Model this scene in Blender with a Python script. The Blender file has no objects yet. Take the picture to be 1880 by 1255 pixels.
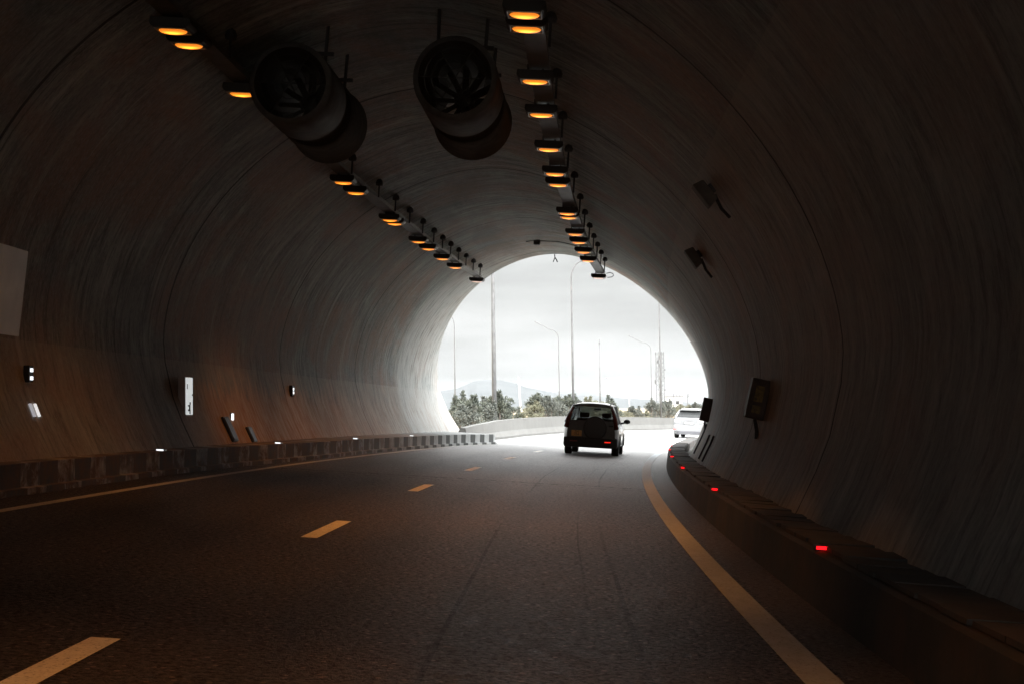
import bpy, bmesh, math, random
import numpy as np
from mathutils import Vector, Matrix
R_ = math.radians
C = bpy.context.scene.collection
SC = bpy.context.scene

# ------------------------------------------------------------------ camera
BETA = R_(3.9)                       # superelevation of the curved road
CAM_H, PITCH, ROLL = 1.3, math.atan((751.24 - 627.5) / 2611.0), 0.0548
ROT = Matrix.Rotation(BETA, 3, 'Y')
_c, _s = math.cos(ROLL), math.sin(ROLL)
U0 = Vector((0, -math.sin(PITCH), math.cos(PITCH)))
F0 = Vector((0, math.cos(PITCH), math.sin(PITCH)))
X0 = Vector((1, 0, 0))
rt, up, fw = ROT @ (_c * X0 + _s * U0), ROT @ (-_s * X0 + _c * U0), ROT @ F0
CAM_P = ROT @ Vector((0, 0, CAM_H))
cam = bpy.data.objects.new('camera', bpy.data.cameras.new('camera'))
C.objects.link(cam)
M = Matrix((rt, up, -fw)).transposed().to_4x4()
M.translation = CAM_P
cam.matrix_world = M
cam.data.sensor_width = 36.0
cam.data.lens = 50.0
cam.data.clip_end = 30000
SC.camera = cam

# ------------------------------------------------------------------ world
SUN_EL, SUN_AZ = R_(48), R_(150)      # azimuth measured from +Y to +X
W = bpy.data.worlds.new('World'); SC.world = W; W.use_nodes = True
nt = W.node_tree; nt.nodes.clear()
def N(t, kind, **kw):
    n = t.nodes.new(kind)
    for k, v in kw.items():
        if k == 'inp':
            for a, b in v.items(): n.inputs[a].default_value = b
        else: setattr(n, k, v)
    return n
def L(t, a, b): t.links.new(a, b)
out = N(nt, 'ShaderNodeOutputWorld'); bg = N(nt, 'ShaderNodeBackground', inp={'Strength': 0.1})
L(nt, bg.outputs[0], out.inputs[0])
sky = N(nt, 'ShaderNodeTexSky'); sky.sky_type = 'NISHITA'; sky.sun_disc = False
sky.sun_elevation = SUN_EL; sky.sun_rotation = SUN_AZ; sky.air_density = 1.5; sky.dust_density = 4.0
tc = N(nt, 'ShaderNodeTexCoord'); sep = N(nt, 'ShaderNodeSeparateXYZ'); L(nt, tc.outputs['Generated'], sep.inputs[0])
# overcast: clouds get brighter towards the zenith
ramp = N(nt, 'ShaderNodeValToRGB'); L(nt, sep.outputs['Z'], ramp.inputs[0])
e = ramp.color_ramp.elements
OVC = [(0.0, 4.9), (0.012, 5.2), (0.0175, 4.45), (0.0235, 4.3), (0.030, 5.3), (0.055, 5.35), (0.078, 4.5), (0.100, 4.9), (0.13, 7.5), (0.18, 20.0), (0.26, 30.0), (1.0, 30.0)]
for p, v in OVC:
    q = e[0] if p == 0 else e[len(e)-1] if p == 1 else e.new(p)
    q.position = p; q.color = (v*.985/30, v/30, v/30, 1)
mp = N(nt, 'ShaderNodeMapping', inp={'Scale': (3.2, 3.2, 17.0), 'Location': (0.3, 0.2, 0.15)}); L(nt, tc.outputs['Generated'], mp.inputs[0])
n1 = N(nt, 'ShaderNodeTexNoise', inp={'Scale': 1.7, 'Detail': 5.0, 'Roughness': 0.5}); L(nt, mp.outputs[0], n1.inputs['Vector'])
cr = N(nt, 'ShaderNodeMapRange', inp={'From Min': 0.38, 'From Max': 0.62, 'To Min': 18.0, 'To Max': 24.0}); L(nt, n1.outputs['Fac'], cr.inputs[0])
vm = N(nt, 'ShaderNodeVectorMath', operation='SCALE'); L(nt, ramp.outputs[0], vm.inputs[0]); L(nt, cr.outputs[0], vm.inputs['Scale'])
mx = N(nt, 'ShaderNodeMix', data_type='RGBA'); mx.inputs['Factor'].default_value = 0.94
# glow added to the unseen sky behind the camera, fills the tunnel
GLOW = 60.0
gv = Vector((math.sin(SUN_AZ)*math.cos(R_(38)), math.cos(SUN_AZ)*math.cos(R_(38)), math.sin(R_(38))))
dp = N(nt, 'ShaderNodeVectorMath', operation='DOT_PRODUCT'); L(nt, tc.outputs['Generated'], dp.inputs[0]); dp.inputs[1].default_value = gv
gr = N(nt, 'ShaderNodeMapRange', interpolation_type='SMOOTHSTEP', inp={'From Min': .82, 'From Max': 1.0, 'To Min': 0.0, 'To Max': GLOW}); L(nt, dp.outputs['Value'], gr.inputs[0])
va = N(nt, 'ShaderNodeVectorMath', operation='ADD'); L(nt, vm.outputs[0], va.inputs[0]); L(nt, gr.outputs[0], va.inputs[1])
L(nt, sky.outputs[0], mx.inputs['A']); L(nt, va.outputs[0], mx.inputs['B']); L(nt, mx.outputs['Result'], bg.inputs['Color'])

sun = bpy.data.objects.new('sun', bpy.data.lights.new('sun', 'SUN')); C.objects.link(sun)
sun.data.energy = 1.5; sun.data.angle = R_(14); sun.data.color = (1, .97, .93)
sd = Vector((math.sin(SUN_AZ)*math.cos(SUN_EL), math.cos(SUN_AZ)*math.cos(SUN_EL), math.sin(SUN_EL)))
sun.rotation_euler = sd.to_track_quat('Z', 'Y').to_euler()
SC.view_settings.view_transform = 'Standard'; SC.view_settings.look = 'None'
SC.view_settings.exposure = 1.05; SC.view_settings.gamma = 1.0
SC.cycles.use_denoising = True
SC.cycles.max_bounces = 10; SC.cycles.diffuse_bounces = 6; SC.cycles.glossy_bounces = 3
SC.cycles.transmission_bounces = 6; SC.cycles.sample_clamp_indirect = 4.0

# ------------------------------------------------------------------ road frame
RAD = 390.96; TH0 = 0.0103
CX, CY = RAD*math.cos(TH0), -RAD*math.sin(TH0)
S00 = RAD*math.atan2(-CY, CX)
def sstep(a, b, x):
    t = max(0., min(1., (x-a)/(b-a))); return t*t*(3-2*t)
def flat(s, u, z=0.0):
    a = (s+S00)/RAD; r = RAD-u
    x, y = CX-r*math.cos(a), CY+r*math.sin(a)
    return Vector((x, y, z + 0.024*x*sstep(50, 85, s)))
def T(s, u, z=0.0): return ROT @ flat(s, u, z)
def frame(s, u, z=0.0, yaw=0.0):
    o = T(s, u, z); f = (T(s+.05, u, z)-o).normalized(); r = (T(s, u+.05, z)-o); r = (r - f*r.dot(f)).normalized()
    m = Matrix((r, f, r.cross(f))).transposed() @ Matrix.Rotation(yaw, 3, 'Z')
    m = m.to_4x4(); m.translation = o
    return m
def su_of(x, y):
    return RAD*math.atan2(y-CY, -(x-CX)) - S00, RAD-math.hypot(x-CX, y-CY)
def pix(px, py, D):
    """world point seen towards a direction of the photograph at forward distance D (used to survey where far things stand)"""
    x, y = (px-940)/2611., -(py-627.5)/2611.
    return CAM_P + D*(rt*x + up*y + fw)

TA, TB, TC, TP = 5.17, 4.70, 2.15, 1.8      # tunnel profile
LOZ, LOH = [0, .35, .8, 1.2, 1.8, 2.15], [4.42, 4.62, 4.84, 5.0, 5.14, 5.17]
def tmid(z): return -1.80-.065*z
def thalf(z):
    if z <= TC: return float(np.interp(z, LOZ, LOH))
    return TA*max(0., 1-((z-TC)/TB)**TP)**(1/TP)
def profile(zb, n=28):
    """list of (side, z) from left foot over the crown to right foot"""
    zs = [zb, .35, .55, .8, 1.0, 1.2, 1.5, 1.8]; zs = sorted(set(z for z in zs if z >= zb))
    pts = [(-thalf(z), z) for z in zs]
    for i in range(2*n+1):
        a = math.pi*(1-i/(2*n)); ca, sa = math.cos(a), math.sin(a)
        pts.append((math.copysign(TA*abs(ca)**(2/TP), ca) if abs(ca) > 1e-9 else 0., TC+TB*abs(sa)**(2/TP)))
    pts += [(thalf(z), z) for z in reversed(zs)]
    return [(tmid(z)+x, z) for x, z in pts]

# ------------------------------------------------------------------ mesh helpers
class MB:
    def __init__(s): s.v = []; s.f = []; s.uv = []; s.mi = []
    def add(s, vs, fs, uvs=None, mi=0):
        b = len(s.v); s.v += [tuple(v) for v in vs]
        for k, f in enumerate(fs):
            s.f.append([b+i for i in f]); s.uv.append(uvs[k] if uvs else None); s.mi.append(mi)
    def box(s, c, d, m=None, mi=0, taper=1.0):
        x, y, z = d[0]/2, d[1]/2, d[2]/2
        vs = [Vector((a*x*(taper if e > 0 else 1), b*y*(taper if e > 0 else 1), e*z)) for e in (-1, 1) for b in (-1, 1) for a in (-1, 1)]
        if m is not None: vs = [m @ v for v in vs]
        vs = [v+Vector(c) for v in vs]
        s.add(vs, [(0, 2, 3, 1), (4, 5, 7, 6), (0, 1, 5, 4), (2, 6, 7, 3), (0, 4, 6, 2), (1, 3, 7, 5)], mi=mi)
    def tube(s, pts, r, n=8, mi=0, cap=True):
        pts = [Vector(p) for p in pts]
        if not isinstance(r, (list, tuple)): r = [r]*len(pts)
        rings = []; prev = None
        for i, p in enumerate(pts):
            d = (pts[min(i+1, len(pts)-1)]-pts[max(i-1, 0)]).normalized()
            a = prev if prev is not None else (Vector((0, 0, 1)) if abs(d.z) < .9 else Vector((1, 0, 0)))
            x = (a-d*a.dot(d)).normalized(); prev = x; y = d.cross(x)
            rings.append([p+(x*math.cos(2*math.pi*k/n)+y*math.sin(2*math.pi*k/n))*r[i] for k in range(n)])
        vs = [v for q in rings for v in q]
        fs = [(i*n+k, i*n+(k+1) % n, (i+1)*n+(k+1) % n, (i+1)*n+k) for i in range(len(pts)-1) for k in range(n)]
        if cap: fs += [tuple(range(n))[::-1], tuple((len(pts)-1)*n+k for k in range(n))]
        s.add(vs, fs, mi=mi)
    def lathe(s, prof, n=20, m=None, mi=0):
        """prof: (radius, height) list about local z"""
        vs = [Vector((r*math.cos(2*math.pi*k/n), r*math.sin(2*math.pi*k/n), z)) for r, z in prof for k in range(n)]
        if m is not None: vs = [m @ v for v in vs]
        s.add(vs, [(i*n+k, i*n+(k+1) % n, (i+1)*n+(k+1) % n, (i+1)*n+k) for i in range(len(prof)-1) for k in range(n)], mi=mi)
    def quadbox(s, q, t, mi=0):
        """thin slab from four corners, thickness t along the normal"""
        q = [Vector(p) for p in q]; nrm = (q[1]-q[0]).cross(q[3]-q[0]).normalized()*t
        vs = q+[p+nrm for p in q]
        s.add(vs, [(3, 2, 1, 0), (4, 5, 6, 7), (0, 1, 5, 4), (1, 2, 6, 5), (2, 3, 7, 6), (3, 0, 4, 7)], mi=mi)
    def build(s, name, mat, parent=None, smooth=False, bevel=0, m=None):
        me = bpy.data.meshes.new(name); me.from_pydata(s.v, [], s.f)
        for x in (mat if isinstance(mat, (list, tuple)) else [mat]): me.materials.append(x)
        if any(u is not None for u in s.uv):
            lay = me.uv_layers.new(name='UVMap').data; i = 0
            for f, u in zip(s.f, s.uv):
                for k in range(len(f)):
                    lay[i].uv = u[k] if u is not None else (0, 0)
                    i += 1
        for p, mi in zip(me.polygons, s.mi): p.material_index = mi; p.use_smooth = smooth
        me.update()
        o = bpy.data.objects.new(name, me); C.objects.link(o)
        if parent is not None: o.parent = parent
        elif m is not None: o.matrix_world = m
        if bevel:
            b = o.modifiers.new('bevel', 'BEVEL'); b.width = bevel; b.segments = 2; b.limit_method = 'ANGLE'
        return o
def split_build(b, name, mat, parent=None, smooth=False, bevel=0, per=None):
    """one object for each separate piece of b"""
    par = list(range(len(b.v)))
    def find(a):
        while par[a] != a: par[a] = par[par[a]]; a = par[a]
        return a
    for f in b.f:
        for k in f[1:]: par[find(k)] = find(f[0])
    gr = {}
    for k, f in enumerate(b.f): gr.setdefault(find(f[0]), []).append(k)
    out_ = []
    for ks in gr.values():
        m = MB(); ids = sorted(set(i for k in ks for i in b.f[k])); mp_ = {a: i for i, a in enumerate(ids)}
        m.v = [b.v[i] for i in ids]; m.f = [[mp_[i] for i in b.f[k]] for k in ks]; m.uv = [b.uv[k] for k in ks]; m.mi = [0]*len(ks)
        out_.append(m.build(name, mat, parent, smooth, bevel))
    return out_
def tag(o, label=None, cat=None, group=None, kind=None):
    for k, v in (('label', label), ('category', cat), ('group', group), ('kind', kind)):
        if v: o[k] = v
    return o
def empty(name, m, label=None, cat=None, group=None):
    o = bpy.data.objects.new(name, None); C.objects.link(o); o.empty_display_size = .2
    o.matrix_world = m if isinstance(m, Matrix) else Matrix.Translation(m)
    return tag(o, label, cat, group)
def copy_tree(o, parent=None):
    c = o.copy(); C.objects.link(c)
    if parent is not None: c.parent = parent; c.matrix_parent_inverse = o.matrix_parent_inverse.copy()
    for ch in [x for x in bpy.data.objects if x.parent == o]: copy_tree(ch, c)
    return c
def strip(ss, ua, ub, z, m=None, du=None):
    """ribbon along the road; ua, ub, z functions of s (or numbers); UV = (s, u)"""
    fn = lambda f, s: f(s) if callable(f) else f
    b = MB(); n = du or 1
    rows = []
    for s in ss:
        a, c = fn(ua, s), fn(ub, s)
        us = [a+(c-a)*k/n for k in range(n+1)]
        rows.append([(s, u) for u in us])
    vs = [T(s, u, fn(z, s)) for r in rows for s, u in r]; fl = [q for r in rows for q in r]
    fs = []; uvs = []
    for i in range(len(ss)-1):
        for k in range(n):
            q = (i*(n+1)+k, i*(n+1)+k+1, (i+1)*(n+1)+k+1, (i+1)*(n+1)+k)
            fs.append(q); uvs.append([fl[j] for j in q])
    b.add(vs, fs, uvs)
    return b
def sweep(ss, poly, closed=True, caps=True):
    """poly(s) -> list of (u, z); UV = (s, running length)"""
    b = MB(); P = [poly(s) for s in ss]; n = len(P[0])
    run = [0]
    for i in range(n):
        a, c = P[0][i], P[0][(i+1) % n]; run.append(run[-1]+math.hypot(a[0]-c[0], a[1]-c[1]))
    vs = [T(s, u, z) for s, p in zip(ss, P) for u, z in p]
    fs = []; uvs = []
    for i in range(len(ss)-1):
        for k in range(n if closed else n-1):
            k2 = (k+1) % n
            fs.append((i*n+k, (i+1)*n+k, (i+1)*n+k2, i*n+k2))
            uvs.append([(ss[i], run[k]), (ss[i+1], run[k]), (ss[i+1], run[k+1]), (ss[i], run[k+1])])
    b.add(vs, fs, uvs)
    if caps:
        k = len(b.v)
        m = len(ss)-1
        b.f.append(list(range(n))); b.uv.append([(ss[0], run[j]) for j in range(n)]); b.mi.append(0)
        b.f.append([m*n+j for j in range(n)][::-1]); b.uv.append([(ss[m], run[j]) for j in range(n)][::-1]); b.mi.append(0)
    return b
def frange(a, b, st):
    n = max(1, int(math.ceil((b-a)/st))); return [a+(b-a)*i/n for i in range(n+1)]
def interp(xs, ys): return lambda s: float(np.interp(s, xs, ys))

# ------------------------------------------------------------------ materials
def mat(name, col=(.5, .5, .5), rough=.6, metal=0., em=None, ems=1., alpha=None, spec=None):
    m = bpy.data.materials.new(name); m.use_nodes = True
    p = m.node_tree.nodes['Principled BSDF']
    p.inputs['Base Color'].default_value = (*col, 1); p.inputs['Roughness'].default_value = rough
    p.inputs['Metallic'].default_value = metal
    if em: p.inputs['Emission Color'].default_value = (*em, 1); p.inputs['Emission Strength'].default_value = ems
    if spec is not None: p.inputs['Specular IOR Level'].default_value = spec
    return m
class G:
    """little node builder"""
    def __init__(s, name, rough=.7, metal=0.):
        s.m = mat(name, rough=rough, metal=metal); s.t = s.m.node_tree; s.p = s.t.nodes['Principled BSDF']
        s.tc = N(s.t, 'ShaderNodeTexCoord')
    def co(s, kind='Object', scale=(1, 1, 1)):
        m = N(s.t, 'ShaderNodeMapping', inp={'Scale': scale}); L(s.t, s.tc.outputs[kind], m.inputs[0]); return m.outputs[0]
    def noise(s, vec, scale=1., detail=4., rough=.5, dist=0.):
        n = N(s.t, 'ShaderNodeTexNoise', inp={'Scale': scale, 'Detail': detail, 'Roughness': rough, 'Distortion': dist}); L(s.t, vec, n.inputs['Vector']); return n.outputs['Fac']
    def rng(s, v, a, b, c=0., d=1.):
        n = N(s.t, 'ShaderNodeMapRange', inp={'From Min': a, 'From Max': b, 'To Min': c, 'To Max': d}); L(s.t, v, n.inputs[0]); return n.outputs[0]
    def mix(s, f, a, b, mode='MIX'):
        n = N(s.t, 'ShaderNodeMix', data_type='RGBA', blend_type=mode)
        for k, v in (('Factor', f), ('A', a), ('B', b)):
            if isinstance(v, (int, float)): n.inputs[k].default_value = v
            elif isinstance(v, tuple): n.inputs[k].default_value = (*v, 1)
            else: L(s.t, v, n.inputs[k])
        return n.outputs['Result']
    def math(s, op, a, b=0.):
        n = N(s.t, 'ShaderNodeMath', operation=op)
        for k, v in ((0, a), (1, b)):
            if isinstance(v, (int, float)): n.inputs[k].default_value = v
            else: L(s.t, v, n.inputs[k])
        return n.outputs[0]
    def sep(s, vec):
        n = N(s.t, 'ShaderNodeSeparateXYZ'); L(s.t, vec, n.inputs[0]); return n.outputs
    def set(s, inp, v): L(s.t, v, s.p.inputs[inp])
    def bump(s, v, st=.3, d=.02):
        n = N(s.t, 'ShaderNodeBump', inp={'Strength': st, 'Distance': d}); L(s.t, v, n.inputs['Height']); L(s.t, n.outputs[0], s.p.inputs['Normal'])

def mat_wall():
    g = G('lining_concrete', .8); uv = g.co('UV')
    sp = g.sep(uv); S, V = sp[0], sp[1]
    st1 = g.noise(g.co('UV', (4.2, .75, 1)), 1.5, 9, .74, .5)
    st2 = g.noise(g.co('UV', (1.0, .30, 1)), 1.3, 6, .65, .5)
    fine = g.noise(g.co('UV', (26, 10, 1)), 1, 6, .8)
    patch = g.noise(g.co('UV', (.22, .34, 1)), 1.5, 5, .6, .4)
    patch2 = g.noise(g.co('UV', (.5, .5, 1)), 2.2, 6, .65)
    col = g.mix(g.rng(st1, .38, .62), (.150, .172, .168), (.54, .585, .575))
    col = g.mix(g.rng(st2, .42, .66, 0, .7), col, (.125, .145, .142))
    col = g.mix(g.math('MULTIPLY', g.rng(patch, .44, .62), g.rng(st1, .3, .62, .3, .95)), col, (.40, .235, .165))
    col = g.mix(g.math('MULTIPLY', g.rng(patch2, .52, .66), .45), col, (.20, .185, .16))
    col = g.mix(g.rng(fine, .50, .66, .0, .5), col, (.58, .61, .60)); col = g.mix(g.rng(fine, .48, .34, .0, .55), col, (.08, .078, .075))
    leak = g.noise(g.co('UV', (1.7, .09, 1)), 2.0, 5, .7, .2)
    col = g.mix(g.rng(leak, .58, .66, 0, .55), col, (.66, .66, .64))
    col = g.mix(g.rng(leak, .40, .33, 0, .6), col, (.07, .072, .07))
    bay = N(g.t, 'ShaderNodeTexWhiteNoise', noise_dimensions='1D'); L(g.t, g.math('FLOOR', g.math('DIVIDE', g.math('ADD', S, 2.05+400), 8.2)), bay.inputs['W'])
    col = g.mix(g.rng(bay.outputs['Value'], 0, 1, 0, .30), col, (.16, .165, .155))
    soot = g.math('MULTIPLY', g.rng(g.noise(g.co('UV', (.10, .5, 1)), 1.6, 6, .65, .6), .45, .6), g.math('MULTIPLY', g.rng(V, 6.0, 8.2), g.rng(V, 8.6, 10.6, 1, 0)))
    col = g.mix(g.math('MULTIPLY', soot, .45), col, (.07, .072, .07))
    seep = g.noise(g.co('UV', (5.5, .06, 1)), 1.1, 4, .6, .1)
    col = g.mix(g.math('MULTIPLY', g.rng(seep, .62, .68), .55), col, (.05, .052, .05))
    # pour line at the springing and joints every 8 m
    low = g.math('LESS_THAN', V, 2.05)
    low2 = g.math('GREATER_THAN', V, 14.4)
    lowm = g.math('MULTIPLY', g.math('MAXIMUM', low, low2), g.rng(st1, .3, .7, .1, .55))
    col = g.mix(lowm, col, (.52, .48, .44))
    fr = g.math('FRACT', g.math('DIVIDE', g.math('ADD', S, 6.15 + 400), 8.2))
    j = g.math('MULTIPLY', g.math('LESS_THAN', g.math('ABSOLUTE', g.math('SUBTRACT', fr, .5)), .0042), .9)
    col = g.mix(j, col, (.01, .01, .01))
    # rust stains and orange lamp light painted low on the left wall, ragged top
    edge = g.math('ADD', V, g.math('MULTIPLY', g.math('SUBTRACT', st1, .5), -2.6))
    rs = g.math('MULTIPLY', g.rng(edge, 1.45, 1.75, 1, 0), g.math('MULTIPLY', g.rng(S, 25.6, 26.4), g.rng(S, 31, 40, 1, .25)))
    rcol = g.mix(g.rng(st1, .40, .62), (.44, .21, .09), (.62, .50, .40))
    col = g.mix(g.math('MULTIPLY', rs, .85), col, rcol)
    # paler mouth ring, strongest on the left: daylight near the exit put into colour
    day_band = g.math('MULTIPLY', g.rng(S, 46.2, 46.9), g.rng(st1, .36, .56, .10, .92))
    day_band = g.math('MULTIPLY', day_band, g.rng(V, 6.2, 8.2, 1, .15))
    col = g.mix(day_band, col, (.50, .51, .50))
    g.set('Base Color', col); g.bump(g.math('SUBTRACT', g.math('ADD', st1, g.math('MULTIPLY', fine, .7)), g.math('MULTIPLY', j, 2.)), .8, .035)
    return g.m
def mat_road():
    g = G('asphalt', .62); uv = g.co('UV'); S, U = g.sep(uv)[0], g.sep(uv)[1]
    grit = g.noise(uv, 22, 4, .8); grit2 = g.noise(uv, 7, 5, .75)
    big = g.noise(g.co('UV', (.12, .5, 1)), 1.4, 4, .6)
    col = g.mix(g.rng(grit, .44, .62), (.011, .0108, .0105), (.105, .082, .072))
    col = g.mix(g.rng(grit2, .35, .65, 0, .45), col, (.030, .025, .022))
    col = g.mix(g.rng(big, .35, .7, 0, .45), col, (.055, .042, .034))
    vo = N(g.t, 'ShaderNodeTexVoronoi', inp={'Scale': 15.0}); L(g.t, uv, vo.inputs['Vector'])
    chip = g.math('MULTIPLY', g.math('LESS_THAN', vo.outputs['Distance'], .22), g.math('GREATER_THAN', g.sep(vo.outputs['Color'])[0], .62))
    col = g.mix(g.math('MULTIPLY', chip, .8), col, (.26, .185, .155))
    # polished wheel tracks and tyre marks
    DK = g.math('MULTIPLY', big, 0.)
    wob = g.math('MULTIPLY', g.math('SUBTRACT', g.noise(g.co('UV', (.05, 0, 1)), 1, 2), .5), .35)
    uw = g.math('ADD', U, wob)
    for c, wd_ in ((-.50, .016), (.62, .018), (.36, .010)):
        d = g.math('ABSOLUTE', g.math('SUBTRACT', uw, c))
        k = g.math('MULTIPLY', g.math('LESS_THAN', d, wd_), g.rng(g.noise(g.co('UV', (.12, 1, 1)), .9, 3), .42, .55, 0, .55))
        col = g.mix(k, col, (.010, .010, .010)); DK = g.math('MAXIMUM', DK, k)
    for c in (-.35, -1.35, -3.1, -4.4):
        d = g.math('ABSOLUTE', g.math('SUBTRACT', uw, c))
        k = g.math('MULTIPLY', g.rng(d, .08, .42, .40, 0), g.rng(g.noise(g.co('UV', (.35, 1.2, 1)), 1.2, 5, .65), .35, .6, .3, 1))
        col = g.mix(k, col, (.016, .015, .0145)); DK = g.math('MAXIMUM', DK, g.math('MULTIPLY', k, .55))
    # transverse crack / patch seam
    cw = g.math('MULTIPLY', g.math('SUBTRACT', g.noise(g.co('UV', (0, .9, 1)), 1, 5, .7), .5), 1.1)
    for s0, w in ((25.9, .10), (25.2, .045), (33.9, .05)):
        d = g.math('ABSOLUTE', g.math('SUBTRACT', g.math('ADD', S, cw), s0))
        k = g.math('MULTIPLY', g.math('LESS_THAN', d, w), g.rng(grit2, .38, .56, .15, .9))
        col = g.mix(k, col, (.008, .008, .008)); DK = g.math('MAXIMUM', DK, k)
    # dirt gutter on the inside edge
    dg = g.math('MULTIPLY', g.rng(U, 1.66, 1.74), g.rng(grit2, .3, .62, .4, 1))
    col = g.mix(g.math('MULTIPLY', dg, g.rng(S, 58, 62, 1, 0)), col, (.075, .058, .045))
    # pale dust and weathering outside, plus daylight put into the colour
    dusty_daylit = g.rng(g.math('ADD', S, g.math('MULTIPLY', grit2, 6)), 42, 58)
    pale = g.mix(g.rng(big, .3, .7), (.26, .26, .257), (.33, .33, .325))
    col = g.mix(g.math('MULTIPLY', dusty_daylit, .92), col, pale)
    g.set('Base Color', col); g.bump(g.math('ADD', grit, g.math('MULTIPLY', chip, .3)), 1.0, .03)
    g.set('Roughness', g.rng(grit2, .3, .7, .36, .56))
    sp = g.math('ADD', g.rng(grit, .40, .60, .05, .75), g.math('MULTIPLY', chip, .5))
    sp = g.math('MULTIPLY', sp, g.rng(grit2, .35, .62, .45, 1.15))
    g.set('Specular IOR Level', g.math('MULTIPLY', sp, g.math('SUBTRACT', 1., DK)))
    return g.m
def mat_paint(name='road_paint', c=(.88, .84, .76)):
    g = G(name, .6); uv = g.co('UV')
    w = g.noise(uv, 7, 6, .7); w2 = g.noise(uv, 40, 3, .7)
    col = g.mix(g.rng(w, .35, .7), c, tuple(x*.72 for x in c))
    col = g.mix(g.math('MULTIPLY', g.rng(w2, .56, .66), .7), col, (.06, .055, .05))
    g.set('Base Color', col); return g.m
def mat_striped(name, per, off, rust=1.):
    g = G(name, .75); uv = g.co('UV'); S, V = g.sep(uv)[0], g.sep(uv)[1]
    wob = g.math('MULTIPLY', g.noise(uv, 3, 3), .12)
    fr = g.math('FRACT', g.math('DIVIDE', g.math('ADD', g.math('ADD', S, wob), 100+off), per))
    k = g.math('LESS_THAN', fr, .5)
    d = g.noise(g.co('UV', (1, 1, 1)), 3.2, 7, .72, .5); d2 = g.noise(g.co('UV', (3, .6, 1)), 2.6, 5, .7)
    col = g.mix(k, (.58, .60, .60), (.085, .095, .095))
    dirt = g.math('MULTIPLY', g.rng(d, .36, .56), g.rng(S, 34, 47, 1.*rust, .06))
    col = g.mix(dirt, col, (.17, .10, .055))
    dirt2 = g.math('MULTIPLY', g.rng(d2, .45, .65), g.rng(S, 36, 48, .8, .15))
    col = g.mix(dirt2, col, (.09, .088, .08))
    g.set('Base Color', col); g.bump(d, .4, .02); return g.m
def mat_conc(name, c=(.36, .36, .34), dark=.6, scale=1.5, rust=0.):
    g = G(name, .8); o = g.co('Object'); n = g.noise(o, scale, 6, .65); n2 = g.noise(o, scale*9, 4, .7)
    col = g.mix(g.rng(n, .35, .68), c, tuple(x*dark for x in c))
    col = g.mix(g.rng(n2, .4, .75, 0, .35), col, tuple(x*.5 for x in c))
    if rust: col = g.mix(g.math('MULTIPLY', g.rng(g.noise(o, scale*.8, 5, .6), .45, .62), rust), col, (.22, .12, .07))
    g.set('Base Color', col); g.bump(n2, .3, .01); return g.m
def mat_speck(name, cols, scale=6., rough=.8):
    g = G(name, rough); n = g.noise(g.co('Object'), scale, 4, .6)
    g.set('Base Color', g.mix(g.rng(n, .35, .65), cols[0], cols[1])); return g.m
MW, MR = mat_wall(), mat_road()
M_PAINT, M_PAINTL = mat_paint(), mat_paint('edge_paint', (.62, .60, .55))
M_STRIPE = mat_striped('striped_kerb_paint', 1.16, .12)
M_WALK = mat_conc('walkway_concrete', (.055, .058, .058), .6, 2., .15)
M_SLAB = mat_conc('slab_concrete', (.085, .086, .084), .6, 3., .2)
M_BARR = mat_conc('barrier_concrete', (.145, .145, .138), .8, .8)
M_STEEL = mat('dark_steel', (.06, .062, .065), .6, .2)
M_BLACKBOX = mat('black_housing', (.030, .030, .031), .55, .0)
M_ALU = mat('brushed_metal', (.42, .43, .44), .38, 1.)
M_GALV = mat_speck('galvanised_steel', [(.10, .103, .106), (.15, .153, .157)], 3., .5)
M_WHITEPOLE = mat('white_pole_paint', (.75, .76, .76), .5)
M_LENS = mat('lit_lens', (.8, .4, .1), .3, 0, (1., .27, .022), 1.55)
_t = M_LENS.node_tree; _p = _t.nodes['Principled BSDF']      # hot arc tube inside the bowl
_tc = N(_t, 'ShaderNodeTexCoord'); _mp = N(_t, 'ShaderNodeMapping', inp={'Scale': (8.2, 14.5, 0.0)}); L(_t, _tc.outputs['Object'], _mp.inputs[0])
_ln = N(_t, 'ShaderNodeVectorMath', operation='LENGTH'); L(_t, _mp.outputs[0], _ln.inputs[0])
_mr = N(_t, 'ShaderNodeMapRange', interpolation_type='SMOOTHSTEP', inp={'From Min': 0.1, 'From Max': 1.5, 'To Min': 2.2, 'To Max': .42}); L(_t, _ln.outputs['Value'], _mr.inputs[0]); L(_t, _mr.outputs[0], _p.inputs['Emission Strength'])
M_LENSDIM = mat('unlit_lens', (.75, .66, .62), .3, 0, (1., .6, .45), .35)
M_RED = mat('red_led', (.5, .02, .02), .3, 0, (1., .006, .010), 1.3)
M_REDOR = mat('red_lens', (.35, .02, .015), .3)
M_LEDREFL = mat('white_led_reflector', (.8, .8, .8), .3, 0, (.9, .95, 1.), .8)  # for LEDs, and for reflectors whose glow stands in for returned light
M_SIGN = mat('sign_panel', (.7, .72, .72), .4, 0, (.9, .95, .95), .26)
M_PINK = mat('cabinet_side', (.5, .42, .40), .5, 0)
M_BLK = mat('black_rubber', (.012, .012, .012), .75)

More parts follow.
